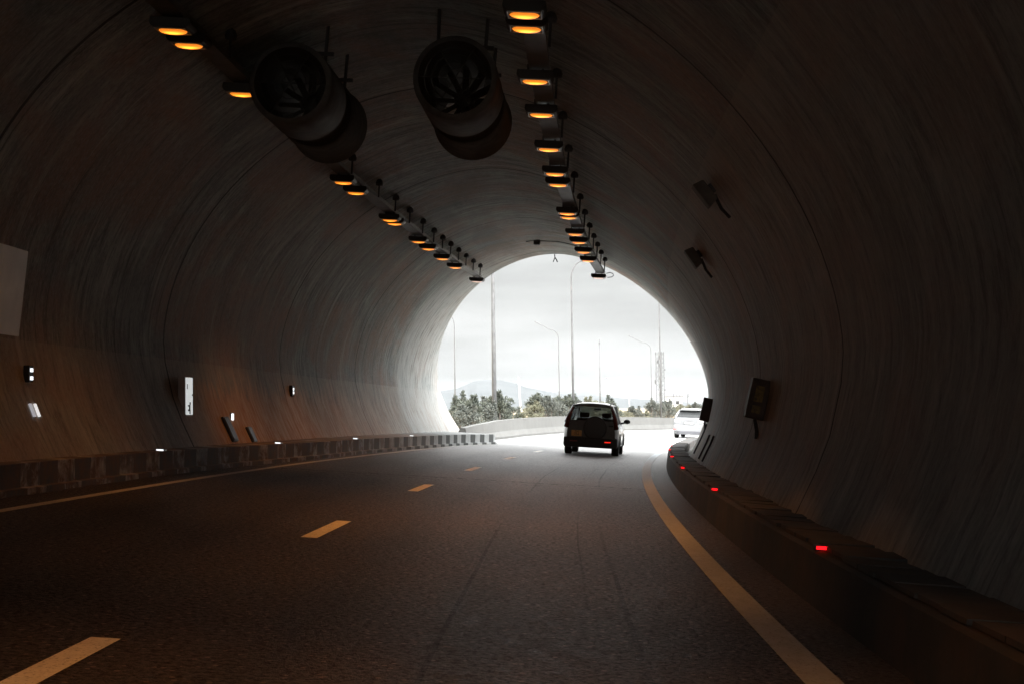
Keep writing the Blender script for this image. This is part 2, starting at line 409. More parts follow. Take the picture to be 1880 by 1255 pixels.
# ------------------------------------------------------------------ ground, road
def terr(x, y):
    s, u = su_of(x, y)
    if -60 < s < 260:
        p = T(s, u, 0); zr = p.z
        w = sstep(5.2, 9.5, abs(u+2.0)-1.2*sstep(56, 80, s))
    else: zr, w = 0, 1
    zo = .42 + .10*math.sin(x*.09+1)*math.cos(y*.07) + .25*sstep(0, -30, x)
    if y > 250: zo = .3
    zr = zr - .16
    return zr*(1-w) + zo*w
def axis(vals):
    return sorted(set(round(v, 3) for v in vals))
xs = axis(list(frange(-40, 60, 1.25)) + [60*1.16**k for k in range(1, 31)] + [-40*1.16**k for k in range(1, 33)])
ys = axis(list(frange(-60, 190, 2.0)) + [190*1.14**k for k in range(1, 26)] + [-60*1.3**k for k in range(1, 12)])
b = MB(); n = len(xs)
vs = [(x, y, terr(x, y)) for y in ys for x in xs]
b.add(vs, [(j*n+i, j*n+i+1, (j+1)*n+i+1, (j+1)*n+i) for j in range(len(ys)-1) for i in range(n-1)])
gg = G('dry_ground', .95); a1 = gg.noise(gg.co('Object'), .05, 5, .6); a2 = gg.noise(gg.co('Object'), 2.5, 5, .7)
cg = gg.mix(gg.rng(a1, .4, .6), (.36, .27, .18), (.30, .25, .16)); cg = gg.mix(gg.rng(a2, .4, .7, 0, .5), cg, (.40, .33, .24))
gg.set('Base Color', cg)
tag(b.build('ground', gg.m, smooth=True), kind='structure')

LINE_L = interp([5, 20, 27, 38, 47, 52, 56, 70, 90, 150], [-5.47, -5.47, -5.42, -5.17, -4.98, -4.6, -4.5, -4.9, -5.2, -5.4])
CURB = interp([-30, 21, 25, 31, 36, 41.4, 48.4, 52.2, 53], [-6.16, -6.18, -6.04, -5.70, -5.60, -5.40, -5.08, -4.60, -4.5])
ss = frange(-34, 220, 1.5)
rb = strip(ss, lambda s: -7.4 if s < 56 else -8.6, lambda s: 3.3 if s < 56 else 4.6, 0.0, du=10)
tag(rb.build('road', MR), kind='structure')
def paint(name, a, b_, ua, ub, m=M_PAINT, step=1.0):
    return tag(strip(frange(a, b_, step), ua, ub, .004, du=1).build(name, m), kind='structure')
RL = interp([0, 54, 64, 80, 110, 160], [1.43, 1.42, 1.2, .9, .7, .7])
paint('edge_line', 2, 58, RL, lambda s: RL(s)+.21, mat_paint('inner_edge_paint', (.46, .50, .55)))
paint('edge_line', 58.0, 150, RL, lambda s: RL(s)+.18)
paint('edge_line', 6, 90, lambda s: LINE_L(s)-.07, lambda s: LINE_L(s)+.07, M_PAINTL)
for k in range(-1, 12):
    a = 5.35+7.97*k
    paint('lane_dash', a, a+2.05, -2.25, -2.09, step=.7)

# ------------------------------------------------------------------ tunnel
def rim(z): return 56-.9*z
tun = empty('tunnel', T(0, -2, 0), 'concrete road tunnel with a horseshoe bore, streaked grey walls stained rust brown', 'tunnel')
BACK = -16.0  # open rear end added close behind the camera to let in fill daylight
prof = profile(.0); run = [0]
for i in range(1, len(prof)): run.append(run[-1]+math.hypot(prof[i][0]-prof[i-1][0], prof[i][1]-prof[i-1][1]))
NS = 64; b = MB()
vs, sv = [], []
for i in range(NS+1):
    for u, z in prof:
        s = BACK + (rim(z)-BACK)*i/NS
        vs.append(T(s, u, z)); sv.append(s)
n = len(prof); fs = []; uvs = []
for i in range(NS):
    for k in range(n-1):
        q = (i*n+k, i*n+k+1, (i+1)*n+k+1, (i+1)*n+k)
        fs.append(q); uvs.append([(sv[j], run[j % n]) for j in q])
b.add(vs, fs, uvs)
lin = b.build('lining', MW, smooth=True); lin.parent = tun; lin.matrix_parent_inverse = tun.matrix_world.inverted()
# outer shell + portal face (0.55 m thick)
b = MB(); ov = []
for i in range(9):
    for u, z in prof:
        s = BACK + (rim(z)-BACK)*i/8; m_ = tmid(z); dx = u-m_; dz = z-1.5
        l = math.hypot(dx, dz) or 1
        ov.append(T(s, u+.55*dx/l, z+.55*dz/l))
b.add(ov, [(i*n+k, (i+1)*n+k, (i+1)*n+k+1, i*n+k+1) for i in range(8) for k in range(n-1)])
inner = [vs[NS*n+k] for k in range(n)]; outer = [ov[8*n+k] for k in range(n)]
b.add(inner+outer, [(k, k+1, n+k+1, n+k) for k in range(n-1)])
inner = [vs[k] for k in range(n)]; outer = [ov[k] for k in range(n)]
b.add(inner+outer, [(k, n+k, n+k+1, k+1) for k in range(n-1)])
sh = b.build('portal_shell', M_BARR); sh.parent = tun; sh.matrix_parent_inverse = tun.matrix_world.inverted()

def wall_pt(s, z, side, vert=False):
    """point on the lining, with basis columns (along road, up the wall, out of the wall)"""
    f = lambda z_: T(s, tmid(z_)+side*thalf(z_), z_)
    o = f(z); t = (T(s+.1, tmid(z)+side*thalf(z), z)-o).normalized()
    w = (f(z+.05)-f(z-.05)); w = (w-t*w.dot(t)).normalized()
    nn = t.cross(w)
    if nn.dot(T(s, tmid(z), z)-o) < 0: nn = -nn
    if vert:
        w = Vector((0, 0, 1)); nn = (nn-w*nn.z).normalized()
    m = Matrix((w.cross(nn), w, nn)).transposed().to_4x4(); m.translation = o
    return m

# left kerb wall with stripes
def curb_poly(s):
    c = CURB(s); zf = .0
    return [(c+.10, zf-.05), (c+.09, .075), (c+.005, .08), (c-.005, .36), (min(c-.35, -6.58), .36), (min(c-.35, -6.58), zf-.05)]
kb = sweep(frange(BACK, 52.6, .5), curb_poly).build('striped_kerb', M_STRIPE)
tag(kb, 'dirty raised kerb painted in grey and dark stripes along the left tunnel wall', 'kerb')
# right walkway
def walk_poly(s):
    e_ = 2.06
    w_ = e_+.40
    return [(e_-.03, -.05), (e_, .37), (e_+.045, .385), (w_+.12, .385), (w_+.12, .12), (max(3.2, w_+.3), .12), (max(3.2, w_+.3), -.05)]
wk = sweep(frange(BACK, 66, .6), walk_poly).build('walkway', M_STRIPE2 if False else M_WALK)
tag(wk, 'raised concrete walkway with a stained front face along the right tunnel wall', 'walkway')
rnd = random.Random(4)
s = 2.4; ns = 0
while s < 56.5 and ns < 98:
    L_ = .50; e_ = 2.06
    if s < 26 or rnd.random() > .10:
        t = rnd.uniform(-.010, .006); h0 = .388+rnd.uniform(0, .006); uu = e_+.07+rnd.uniform(-.02, .02)
        q = [T(s+.012, uu, h0), T(s+.012, uu+.42, h0+t), T(s+L_-.012, uu+.42+rnd.uniform(-.03, .03), h0+t+rnd.uniform(-.006, .006)), T(s+L_-.012, uu, h0)]
        sb = MB(); sb.quadbox(q, .03); so = sb.build('cover_slab', M_SLAB, wk); ns += 1
    s += L_

# concrete barrier outside
BU = interp([54, 58, 62, 70, 88, 120, 190], [-5.9, -5.75, -5.85, -6.35, -6.95, -7.2, -7.3])
BH = interp([54.5, 56.5, 62, 75, 90, 190], [.50, .62, .80, .92, 1.02, 1.02])
def bar_poly(s):
    c, h = BU(s), BH(s)
    return [(c+.08, -.05), (c+.08, .10), (c-.08, .32*h/.8), (c-.16, h), (c-.36, h), (c-.44, .3), (c-.6, .1), (c-.6, -.05)]
tag(sweep(frange(54.5, 190, 1.2), bar_poly).build('concrete_barrier', M_BARR), 'pale concrete crash barrier curving along the outer edge of the road outside', 'barrier')

# ------------------------------------------------------------------ cable trays
def tray(u, s0, s1, rods, rodu, label, dz=0.):
    t = empty('cable_tray', T(s0, u, 5.98), label, 'cable tray', 'cable trays under the tunnel crown')
    inv = t.matrix_world.inverted()
    def put(o, p=t): o.parent = p; o.matrix_parent_inverse = p.matrix_world.inverted() if p is t else Matrix(); return o
    put(sweep(frange(s0, s1, 1.0), lambda s: [(u+a, dz+c) for a, c in ((-.14, 6.02), (-.14, 5.94), (.14, 5.94), (.14, 6.02), (.125, 6.02), (.125, 5.955), (-.125, 5.955), (-.125, 6.02))]).build('tray_channel', M_GALVD))
    for s in rods:
        z1 = 5.8
        while thalf(z1) > abs(rodu-tmid(z1)) and z1 < TB+TC: z1 += .02
        r = MB(); r.tube([T(s, rodu, 5.95+dz), T(s, rodu, z1+.02)], .018, 6)
        ro = put(r.build('hanger_rod', M_STEEL))
        d = MB(); a_ = frame(s, rodu, z1-.10); d.lathe([(0, -.06), (.075, -.05), (.085, 0), (.06, .07), (0, .10)], 10, a_); fo = d.build('ceiling_anchor', M_STEEL, smooth=True)
        fo.parent = ro
    return t
M_GALVD = mat_speck('tray_steel', [(.10, .105, .11), (.16, .165, .17)], 4., .55)
tray(-4.76, 8.0, 48.0, [47.4, 45.9, 44.4, 42.9, 41.4, 39.9, 38.4, 36.6, 34.6, 32.6, 30.5, 27.5, 24.5, 21.5, 18.5], -4.60, 'grey cable tray on thin rods above the left row of orange lamps', -.2)
tray(-.50, 8.0, 47.0, [46.2, 44.2, 42.2, 40.2, 38.0, 35.5, 33, 30, 27, 24, 21, 18], -.33, 'grey cable tray on thin rods above the middle row of orange lamps')

# ------------------------------------------------------------------ tunnel lamps
def make_lamp(lens, lit=True):
    r = bpy.data.objects.new('tunnel_lamp', None); C.objects.link(r)
    b = MB()   # housing: rounded trough, wide across the road
    P = [(-.24, .12), (-.25, .05), (-.225, .012), (-.18, -.006), (.18, -.006), (.225, .012), (.25, .05), (.24, .12)]
    for y0, y1, sc in ((-.17, .17, 1.),):
        vs = [(x, y0, z) for x, z in P]+[(x, y1, z) for x, z in P]; k = len(P)
        b.add(vs, [(i, (i+1) % k, k+(i+1) % k, k+i) for i in range(k)]+[tuple(range(k))[::-1], tuple(range(k, 2*k))])
    h = b.build('lamp_housing', M_BLACKBOX, r, bevel=.012)
    b = MB(); vs = []   # bulging glass underneath
    nx, ny = 12, 6
    for j in range(ny+1):
        for i in range(nx+1):
            x, y = -1+2*i/nx, -1+2*j/ny
            e_ = math.sqrt(max(0, 1-x*x))
            vs.append((x*.175, y*.13*e_, -.010-.030*e_*math.sqrt(max(0, 1-y*y))))
    b.add(vs, [(j*(nx+1)+i, (j+1)*(nx+1)+i, (j+1)*(nx+1)+i+1, j*(nx+1)+i+1) for j in range(ny) for i in range(nx)])
    b.build('lens', lens, r, smooth=True)
    b = MB()
    for y in (-.138, .138): b.box((0, y, -.012), (.38, .012, .012))
    for x in (-.19, .19): b.box((x, 0, -.012), (.012, .27, .012))
    b.build('lens_frame', M_ALU, r)
    b = MB(); b.box((-.1, 0, .17), (.03, .10, .10)); b.box((.1, 0, .17), (.03, .10, .06)); split_build(b, 'bracket', M_STEEL, r)
    if lit:
        l = bpy.data.lights.new('lamp_glow', 'AREA'); l.shape = 'RECTANGLE'; l.size = .36; l.size_y = .24
        l.spread = R_(70); l.energy = LAMP_W; l.color = LAMP_C
        lo = bpy.data.objects.new('lamp_glow', l); C.objects.link(lo); lo.parent = r; lo.location = (0, 0, -.085)
    return r
LAMP_W, LAMP_C = 10.5, (1., .36, .07)
pl, pd = make_lamp(M_LENS), make_lamp(M_LENSDIM, False)
used = {pl: False, pd: False}
MAINL = [c for c in pl.children if c.type == 'LIGHT'][0].data; DIML = MAINL.copy(); DIML.energy = LAMP_W*.3
LEFTL = DIML.copy(); LEFTL.energy = LAMP_W*.38; LEFTL.spread = R_(80)
NEARL = DIML.copy(); NEARL.energy = LAMP_W*.15; NEARL.spread = R_(90)
LS = [17.3, 18.0, 20.78, 28.82, 30.18, 34.4, 35.05, 38.7, 40.36, 42.9, 45.4, 50.05]
RS = [15.94, 16.54, 19.19, 21.36, 24.18, 26.67, 27.95, 31.95, 32.6, 35.6, 37.3, 39.5, 41.7, 46.8]
ORD = ['nearest the camera', 'second from the camera', 'third from the camera', 'fourth from the camera', 'fifth from the camera', 'sixth from the camera', 'seventh from the camera', 'eighth from the camera',
       'ninth from the camera', 'tenth from the camera', 'eleventh from the camera', 'twelfth from the camera', 'thirteenth from the camera', 'fourteenth from the camera']
for u, lst, row in ((-4.76, [q*.955 for q in LS], 'left'), (-.55, RS, 'middle')):
    for i, s in enumerate(lst):
        zl = 5.58 if row == 'left' else 5.78
        last = i == len(lst)-1; p = pd if last else pl
        o = p if not used[p] else copy_tree(p); used[p] = True
        o.matrix_world = frame(s, u, zl, rnd.uniform(-.03, .03))
        if not last and s > 31:      # fittings towards the mouth set to a weaker light
            for ch in o.children:
                if ch.type == 'LIGHT': ch.data = DIML
        elif not last and row == 'middle':
            for ch in o.children:
                if ch.type == 'LIGHT': ch.data = MAINL
        elif not last and row == 'left':
            for ch in o.children:
                if ch.type == 'LIGHT': ch.data = NEARL if s < 18.5 else LEFTL
        if last: lab = 'unlit black ceiling lamp at the portal end of the %s lamp row' % row
        elif i == 0: lab = 'glowing orange ceiling lamp of the %s row, nearest the camera' % row
        else: lab = 'glowing orange ceiling lamp of the %s row, %s' % (row, ORD[i])
        tag(o, lab, 'ceiling lamp', 'lamps of the two rows under the tunnel crown')
for s, u in ((12.5, -5.), (11.8, -.55), (7.5, -5.), (6., -.55), (1, -5), (0, -.55), (-7, -2.5)):
    o = copy_tree(pl); o.matrix_world = frame(s, u, 5.78)
    for ch in o.children:
        if ch.type == 'LIGHT': ch.data = NEARL if u < -1 else MAINL
    tag(o, 'lit ceiling lamp of the near stretch of tunnel, above the camera and out of view', 'ceiling lamp', 'lamps out of view above the camera')

# ------------------------------------------------------------------ jet fans
M_FAN = mat_speck('fan_steel', [(.12, .12, .118), (.08, .08, .08)], 5., .75); M_FAN.node_tree.nodes['Principled BSDF'].inputs['Specular IOR Level'].default_value = .15
M_FAND = mat('fan_dark', (.05, .05, .05), .8, .0)
def jet_fan():
    r = bpy.data.objects.new('jet_fan', None); C.objects.link(r)
    my = Matrix.Rotation(-math.pi/2, 4, 'X')      # lathe axis z -> +y
    sh = lambda pr: pr
    b = MB(); b.lathe([(.50, 0), (.57, .02), (.58, .12), (.58, 1.18), (.55, 1.22)], 40, my); b.build('silencer', M_FAN, r, smooth=True)
    b = MB(); b.lathe([(.55, 1.20), (.50, 1.22), (.50, 1.78), (.55, 1.80)], 40, my); b.build('fan_casing', M_FAND, r, smooth=True)
    b = MB(); b.lathe([(.55, 1.78), (.58, 1.82), (.58, 2.88), (.61, 2.92), (.60, 2.98), (.50, 3.0)], 40, my); b.build('silencer', M_FAN, r, smooth=True)
    b = MB(); b.lathe([(.50, 0.), (.47, .25), (.47, 2.75), (.50, 3.0)], 32, my); b.build('duct', M_FAND, r, smooth=True)
    b = MB()
    for rr_ in (.12, .22, .32, .42): b.tube([(rr_*math.cos(t_), .04, rr_*math.sin(t_)) for t_ in frange(0, 2*math.pi, .35)], .005, 4, cap=False)
    for k in range(6): b.tube([(0, .04, 0), (.5*math.cos(k*math.pi/3), .04, .5*math.sin(k*math.pi/3))], .007, 4)
    b.build('guard', M_FAND, r)
    b = MB(); b.lathe([(0, 1.2), (.12, 1.28), (.15, 1.4), (.15, 1.7), (0, 1.75)], 16, my)
    for k in range(12):
        a = k*math.pi/6; m = Matrix.Rotation(a, 3, 'Y') @ Matrix.Rotation(.9, 3, 'X')
        b.box(m @ Vector((.3, 0, 0)) + Vector((0, 1.5, 0)), (.34, .012, .13), m)
    b.build('impeller', M_FAND, r)
    b = MB()
    for y in (.7, 2.3):
        for x in (-.33, .33): b.tube([(x, y, .44), (x*1.05, y, 1.15)], .025, 6)
        b.box((0, y, .59), (.9, .06, .05))
    split_build(b, 'bracket', M_STEEL, r)
    return r
jf = jet_fan()
for i, (u, s, l_) in enumerate(((-1.62, 18.9, 'dark steel jet fan under the crown beside the middle lamp row'), (-3.93, 19.2, 'dark steel jet fan under the crown beside the left lamp row'))):
    o = jf if i == 0 else copy_tree(jf); o.matrix_world = frame(s, u, 5.72 if i == 0 else 5.62); tag(o, l_, 'jet fan', 'pair of jet fans')

# ------------------------------------------------------------------ small fittings
def fit(name, m, boxes, label, cat, group=None):
    """boxes: list of (part name, material, centre, size)"""
    r = empty(name, m, label, cat, group)
    for nm, ma, c_, d_ in boxes:
        b = MB(); b.box(c_, d_); b.build(nm, ma, r, bevel=min(d_)*.12)
    return r
# reference frame on the wall: x along wall's horizontal, y up, z outward
SGN = -1
w = wall_pt(24.9, 1.22, -1, True)
r = fit('wall_sign', w, [('sign_box', M_PINK, (0, 0, .06), (.50, .70, .12)), ('sign_face', M_SIGN, (0, 0, .125), (.40, .66, .012))],
        'tall white backlit sign panel on the left wall near the camera', 'sign')
b = MB()   # small running figure at the foot of the panel
for c_, d_ in (((.0, -.20, .135), (.06, .09, .008)), ((.03, -.13, .135), (.045, .045, .008)), ((-.05, -.17, .135), (.09, .025, .008)), ((.02, -.28, .135), (.03, .08, .008)), ((-.05, -.25, .135), (.07, .03, .008)), ((-.13, .17, .135), (.012, .09, .008)), ((.16, .02, .135), (.015, .03, .008))): b.box(c_, d_)
b.build('pictogram', M_BLK, r)
fit('dark_wall_box', wall_pt(27.0, .62, -1), [('dark_box_body', M_STEEL, (0, 0, .025), (.36, .52, .05)), ('dark_box_face', M_BLACKBOX, (0, 0, .055), (.30, .46, .015))],
    'low flat dark box on the rust stained left wall, taller of two', 'cabinet')  # thin dark box set low on the wall, one of two
fit('dark_wall_box', wall_pt(28.35, .50, -1), [('dark_box_body', M_STEEL, (0, 0, .025), (.30, .34, .05)), ('dark_box_face', M_BLACKBOX, (0, 0, .055), (.25, .29, .012))],
    'low flat dark box on the rust stained left wall, shorter of two', 'cabinet')
fit('reflector_plate', wall_pt(27.55, .86, -1, True), [('plate', M_LEDREFL, (0, 0, .03), (.10, .13, .03)), ('backing', M_STEEL, (0, 0, .01), (.13, .16, .02))],
    'small white reflector on the left wall just above the taller flat dark box', 'reflector')  # plate glows in place of the light it would throw back
fit('marker_light', wall_pt(33.1, 1.46, -1, True), [('lamp_body', M_BLACKBOX, (0, 0, .04), (.20, .26, .08)), ('led', M_LEDREFL, (0, .04, .085), (.07, .06, .012)), ('led', M_LEDREFL, (0, -.045, .085), (.07, .06, .012))],
    'small round black marker with two white lights midway along the left wall', 'marker light')
r = fit('marker_light', wall_pt(18.2, 1.42, -1, True), [('lamp_body', M_BLACKBOX, (0, 0, .04), (.14, .22, .08))]+[('led', M_LEDREFL, (x, y, .085), (.022, .022, .01)) for y in (-.07, -.045, .035, .06) for x in (-.03, 0.0, .03)],
    'marker with two clusters of tiny white lights at the left edge of the view', 'marker light')
fit('delineator', wall_pt(18.1, .95, -1), [('strip', mat('reflective_grey', (.5, .5, .52), .3, 0, (.6, .6, .65), .25), (-.08, 0, .02), (.07, .18, .02)), ('strip', mat('reflective_white', (.8, .8, .8), .3, 0, (.7, .7, .7), .5), (.08, 0, .02), (.06, .18, .02))],
    'pair of pale reflective strips low on the left wall at the near end', 'reflector')  # emission imitates light sent back by the strips
M_GLARE = mat_speck('glare_grey', [(.85, .85, .84), (.70, .70, .70)], 2., .5)
def rounded(wd, ht, rad, th, n=6):
    pts = []
    for cx_, cy_, a0 in ((wd/2-rad, ht/2-rad, 0), (-wd/2+rad, ht/2-rad, 90), (-wd/2+rad, -ht/2+rad, 180), (wd/2-rad, -ht/2+rad, 270)):
        for k in range(n+1):
            a = R_(a0+90*k/n); pts.append((cx_+rad*math.cos(a), cy_+rad*math.sin(a)))
    b = MB(); k = len(pts)
    b.add([(x, y, 0) for x, y in pts]+[(x, y, th) for x, y in pts], [(i, (i+1) % k, k+(i+1) % k, k+i) for i in range(k)]+[tuple(range(k, 2*k))])
    return b
r = empty('glare_panel', wall_pt(17.6, 2.40, -1), 'large pale grey rounded panel standing in for a windscreen reflection, cut by the left edge of the view', 'panel')  # added sheet in place of a windscreen reflection
rounded(1.25, 2.0, .34, .06).build('glare_face', M_GLARE, r)
for s, l_ in ((21.9, 'nearest the camera'), (28.35, 'second from the camera'), (35.0, 'third from the camera'), (41.6, 'farthest from the camera')):
    fit('kerb_marker', frame(s, CURB(s)-.09, .361), [('stud_body', M_ALU, (0, 0, .012), (.16, .10, .024)), ('stud_lens', M_LEDREFL, (0, -.052, .016), (.11, .008, .022))],
        'small white reflector stud on the striped kerb, ' + l_, 'kerb marker', 'white reflector studs on the striped kerb')  # studs only reflect; their glow is put in for returned light
for s, l_ in ((10.7, 'nearest the camera'), (18.9, 'second from the camera'), (26.6, 'third from the camera'), (34.0, 'fourth from the camera'), (41.2, 'fifth from the camera'), (47.6, 'farthest from the camera')):
    e_ = 2.06
    fit('edge_marker', frame(s, e_+.06, .386), [('stud_body', M_BLACKBOX, (0, 0, .02), (.11, .10, .04)), ('stud_lens', M_RED, (0, -.056, .022), (.085, .012, .024))],
        'glowing red marker light on the edge of the right walkway, ' + l_, 'edge marker', 'red marker lights along the right walkway')
M_YEL = mat_speck('yellow_panel', [(.35, .24, .06), (.10, .08, .04)], 14., .5)
M_RUSTB = mat_speck('box_paint', [(.06, .05, .045), (.13, .09, .07)], 6., .6)
def wall_box(s, z, side, d, lab, yellow=True, cat='cabinet'):
    r = empty('wall_box', wall_pt(s, z, side), lab, cat)
    b = MB(); b.box((0, 0, d[2]/2), d); b.build('box_body', M_RUSTB, r, bevel=.015)
    t = (T(s+1, 0, 0)-T(s, 0, 0)).normalized(); lx = (r.matrix_world.to_3x3().inverted() @ t)
    sx = -1 if lx.x > 0 else 1
    if yellow:
        b = MB()
        for y, h_ in ((.08, .26), (-.17, .12)): b.box((sx*(d[0]/2+.004), y, d[2]*.5), (.01, h_*d[1]/.65, d[2]*.45))
        b.build('warning_plate', M_YEL, r)
    b = MB(); b.tube([(0, -d[1]/2, d[2]*.4), (0, -d[1]/2-.18, .05), (0, -d[1]/2-.3, .03)], .03, 8); b.build('cable_gland', M_STEEL, r)
    return r
wall_box(22.9, 1.66, 1, (.35, .64, .30), 'large dark box with worn yellow plate on the right wall, nearer of two')
wall_box(40.2, 1.58, 1, (.45, .66, .26), 'dark rusty box on the right wall beside the portal, covering the white car edge', False)
def cable(name, pts, r, label, group=None):
    b = MB(); b.tube(pts, r, 6); return tag(b.build(name, M_STEEL), label, 'cable', group)
for s, z0, lab in ((40.4, 1.2, 'thin dark cable running down from the box beside the portal'), (35.2, .95, 'left of two thin dark cables low on the right wall'), (33.0, .95, 'right of two thin dark cables low on the right wall')):
    cable('wall_cable', [wall_pt(s, z, 1) @ Vector((0, 0, .02)) for z in frange(.35, z0, .2)], .022, lab)
M_SPK = mat_speck('grimy_housing', [(.12, .12, .115), (.18, .175, .17)], 6., .8)
def speaker(s, z, lab):
    r = empty('wall_speaker', wall_pt(s, z, 1), lab, 'loudspeaker', 'wall speakers high on the right')
    b = MB(); b.box((0, 0, .15), (.26, .34, .18), taper=1.2); b.build('speaker_horn', M_SPK, r, bevel=.02)
    b = MB(); b.box((0, .0, .03), (.10, .14, .06)); b.tube([(0, -.1, .05), (0, -.32, .10), (0.1, -.5, .1)], .025, 6); b.build('bracket', M_STEEL, r)
speaker(20.7, 4.68, 'dim dark box high on the right wall, nearer of two')
speaker(26.8, 4.42, 'dark box on a bracket high on the right wall, farther of two')
# detector, conduit and clip at the crown near the mouth
r = empty('ceiling_detector', frame(45.9, -2.55, 6.70), 'small dark detector hanging from the crown near the portal', 'detector')
b = MB(); b.box((0, 0, .06), (.20, .22, .18)); b.build('detector_body', M_STEEL, r, bevel=.03)
b = MB(); b.box((0, 0, .17), (.06, .06, .08)); b.build('stem', M_STEEL, r)
cable('crown_conduit', [T(45.8, u, min(6.80, TC+TB*max(0, 1-(abs(u-tmid(6.8))/TA)**TP)**(1/TP)-.03)) for u in frange(-2.9, -1.2, .2)], .014, 'thin conduit crossing the crown beside the detector')
r = empty('hanging_cable_end', T(50.0, -2.38, 6.80), 'short forked black cable end hanging from the top of the portal', 'cable end')
b = MB(); b.tube([T(49.9, -2.38, 6.84)-T(50.0, -2.38, 6.80), (0, 0, -.06), (-.03, 0, -.14), (-.06, 0, -.22)], .018, 6); b.tube([(0, 0, -.06), (.05, 0, -.13), (.09, 0, -.23)], .02, 6); b.build('cable_fork', M_BLK, r)
fr = frame(46.8, -.28, 5.9)
cable('cable_loop', [fr @ Vector(p) for p in ((-.02, 0, .03), (.10, 0, .07), (.20, 0, .03), (.22, 0, -.03), (.16, 0, -.08), (.02, 0, -.10))], .014, 'loop of black cable beside the last lamp of the middle row')

# ------------------------------------------------------------------ vehicles
def glass_mat(name, tint, rough=.05, op=.5):
    m = bpy.data.materials.new(name); m.use_nodes = True; t = m.node_tree; p = t.nodes['Principled BSDF']
    p.inputs['Base Color'].default_value = (*[c*.15 for c in tint], 1); p.inputs['Roughness'].default_value = rough
    tr = N(t, 'ShaderNodeBsdfTransparent'); tr.inputs[0].default_value = (*tint, 1)
    mx = N(t, 'ShaderNodeMixShader'); mx.inputs[0].default_value = op
    L(t, tr.outputs[0], mx.inputs[1]); L(t, p.outputs[0], mx.inputs[2]); L(t, mx.outputs[0], t.nodes['Material Output'].inputs[0])
    return m
M_GLASS = glass_mat('tinted_glass', (.78, .80, .80), .05, .22)
M_GLASSW = glass_mat('pale_glass', (.5, .52, .53), .08, .55)
M_SILVER = mat('silver_paint', (.34, .345, .35), .30, .85); M_SILVER.node_tree.nodes['Principled BSDF'].inputs['Coat Weight'].default_value = .5
M_WHITECAR = mat('white_paint', (.235, .24, .245), .35, 0); M_WHITECAR.node_tree.nodes['Principled BSDF'].inputs['Coat Weight'].default_value = .5
M_TRIM = mat('dark_trim', (.035, .035, .037), .6); M_SEAT = mat('seat_cloth', (.03, .03, .032), .9)
M_RIM = mat('wheel_alloy', (.4, .4, .41), .35, .9)
M_TAIL = mat('tail_lens', (.16, .022, .015), .25)
M_TAILP = mat('pale_tail_lens', (.62, .60, .60), .2)
M_REFLLIT = mat('lit_reflector', (.6, .03, .02), .3, 0, (1, .03, .015), .45)  # glow stands in for light the red reflectors return
M_REFL = mat('red_reflector', (.32, .06, .06), .3)
M_PLY = mat('orange_plate', (.85, .48, .17), .5, 0)
M_PLW = mat('white_plate', (.75, .75, .75), .5)

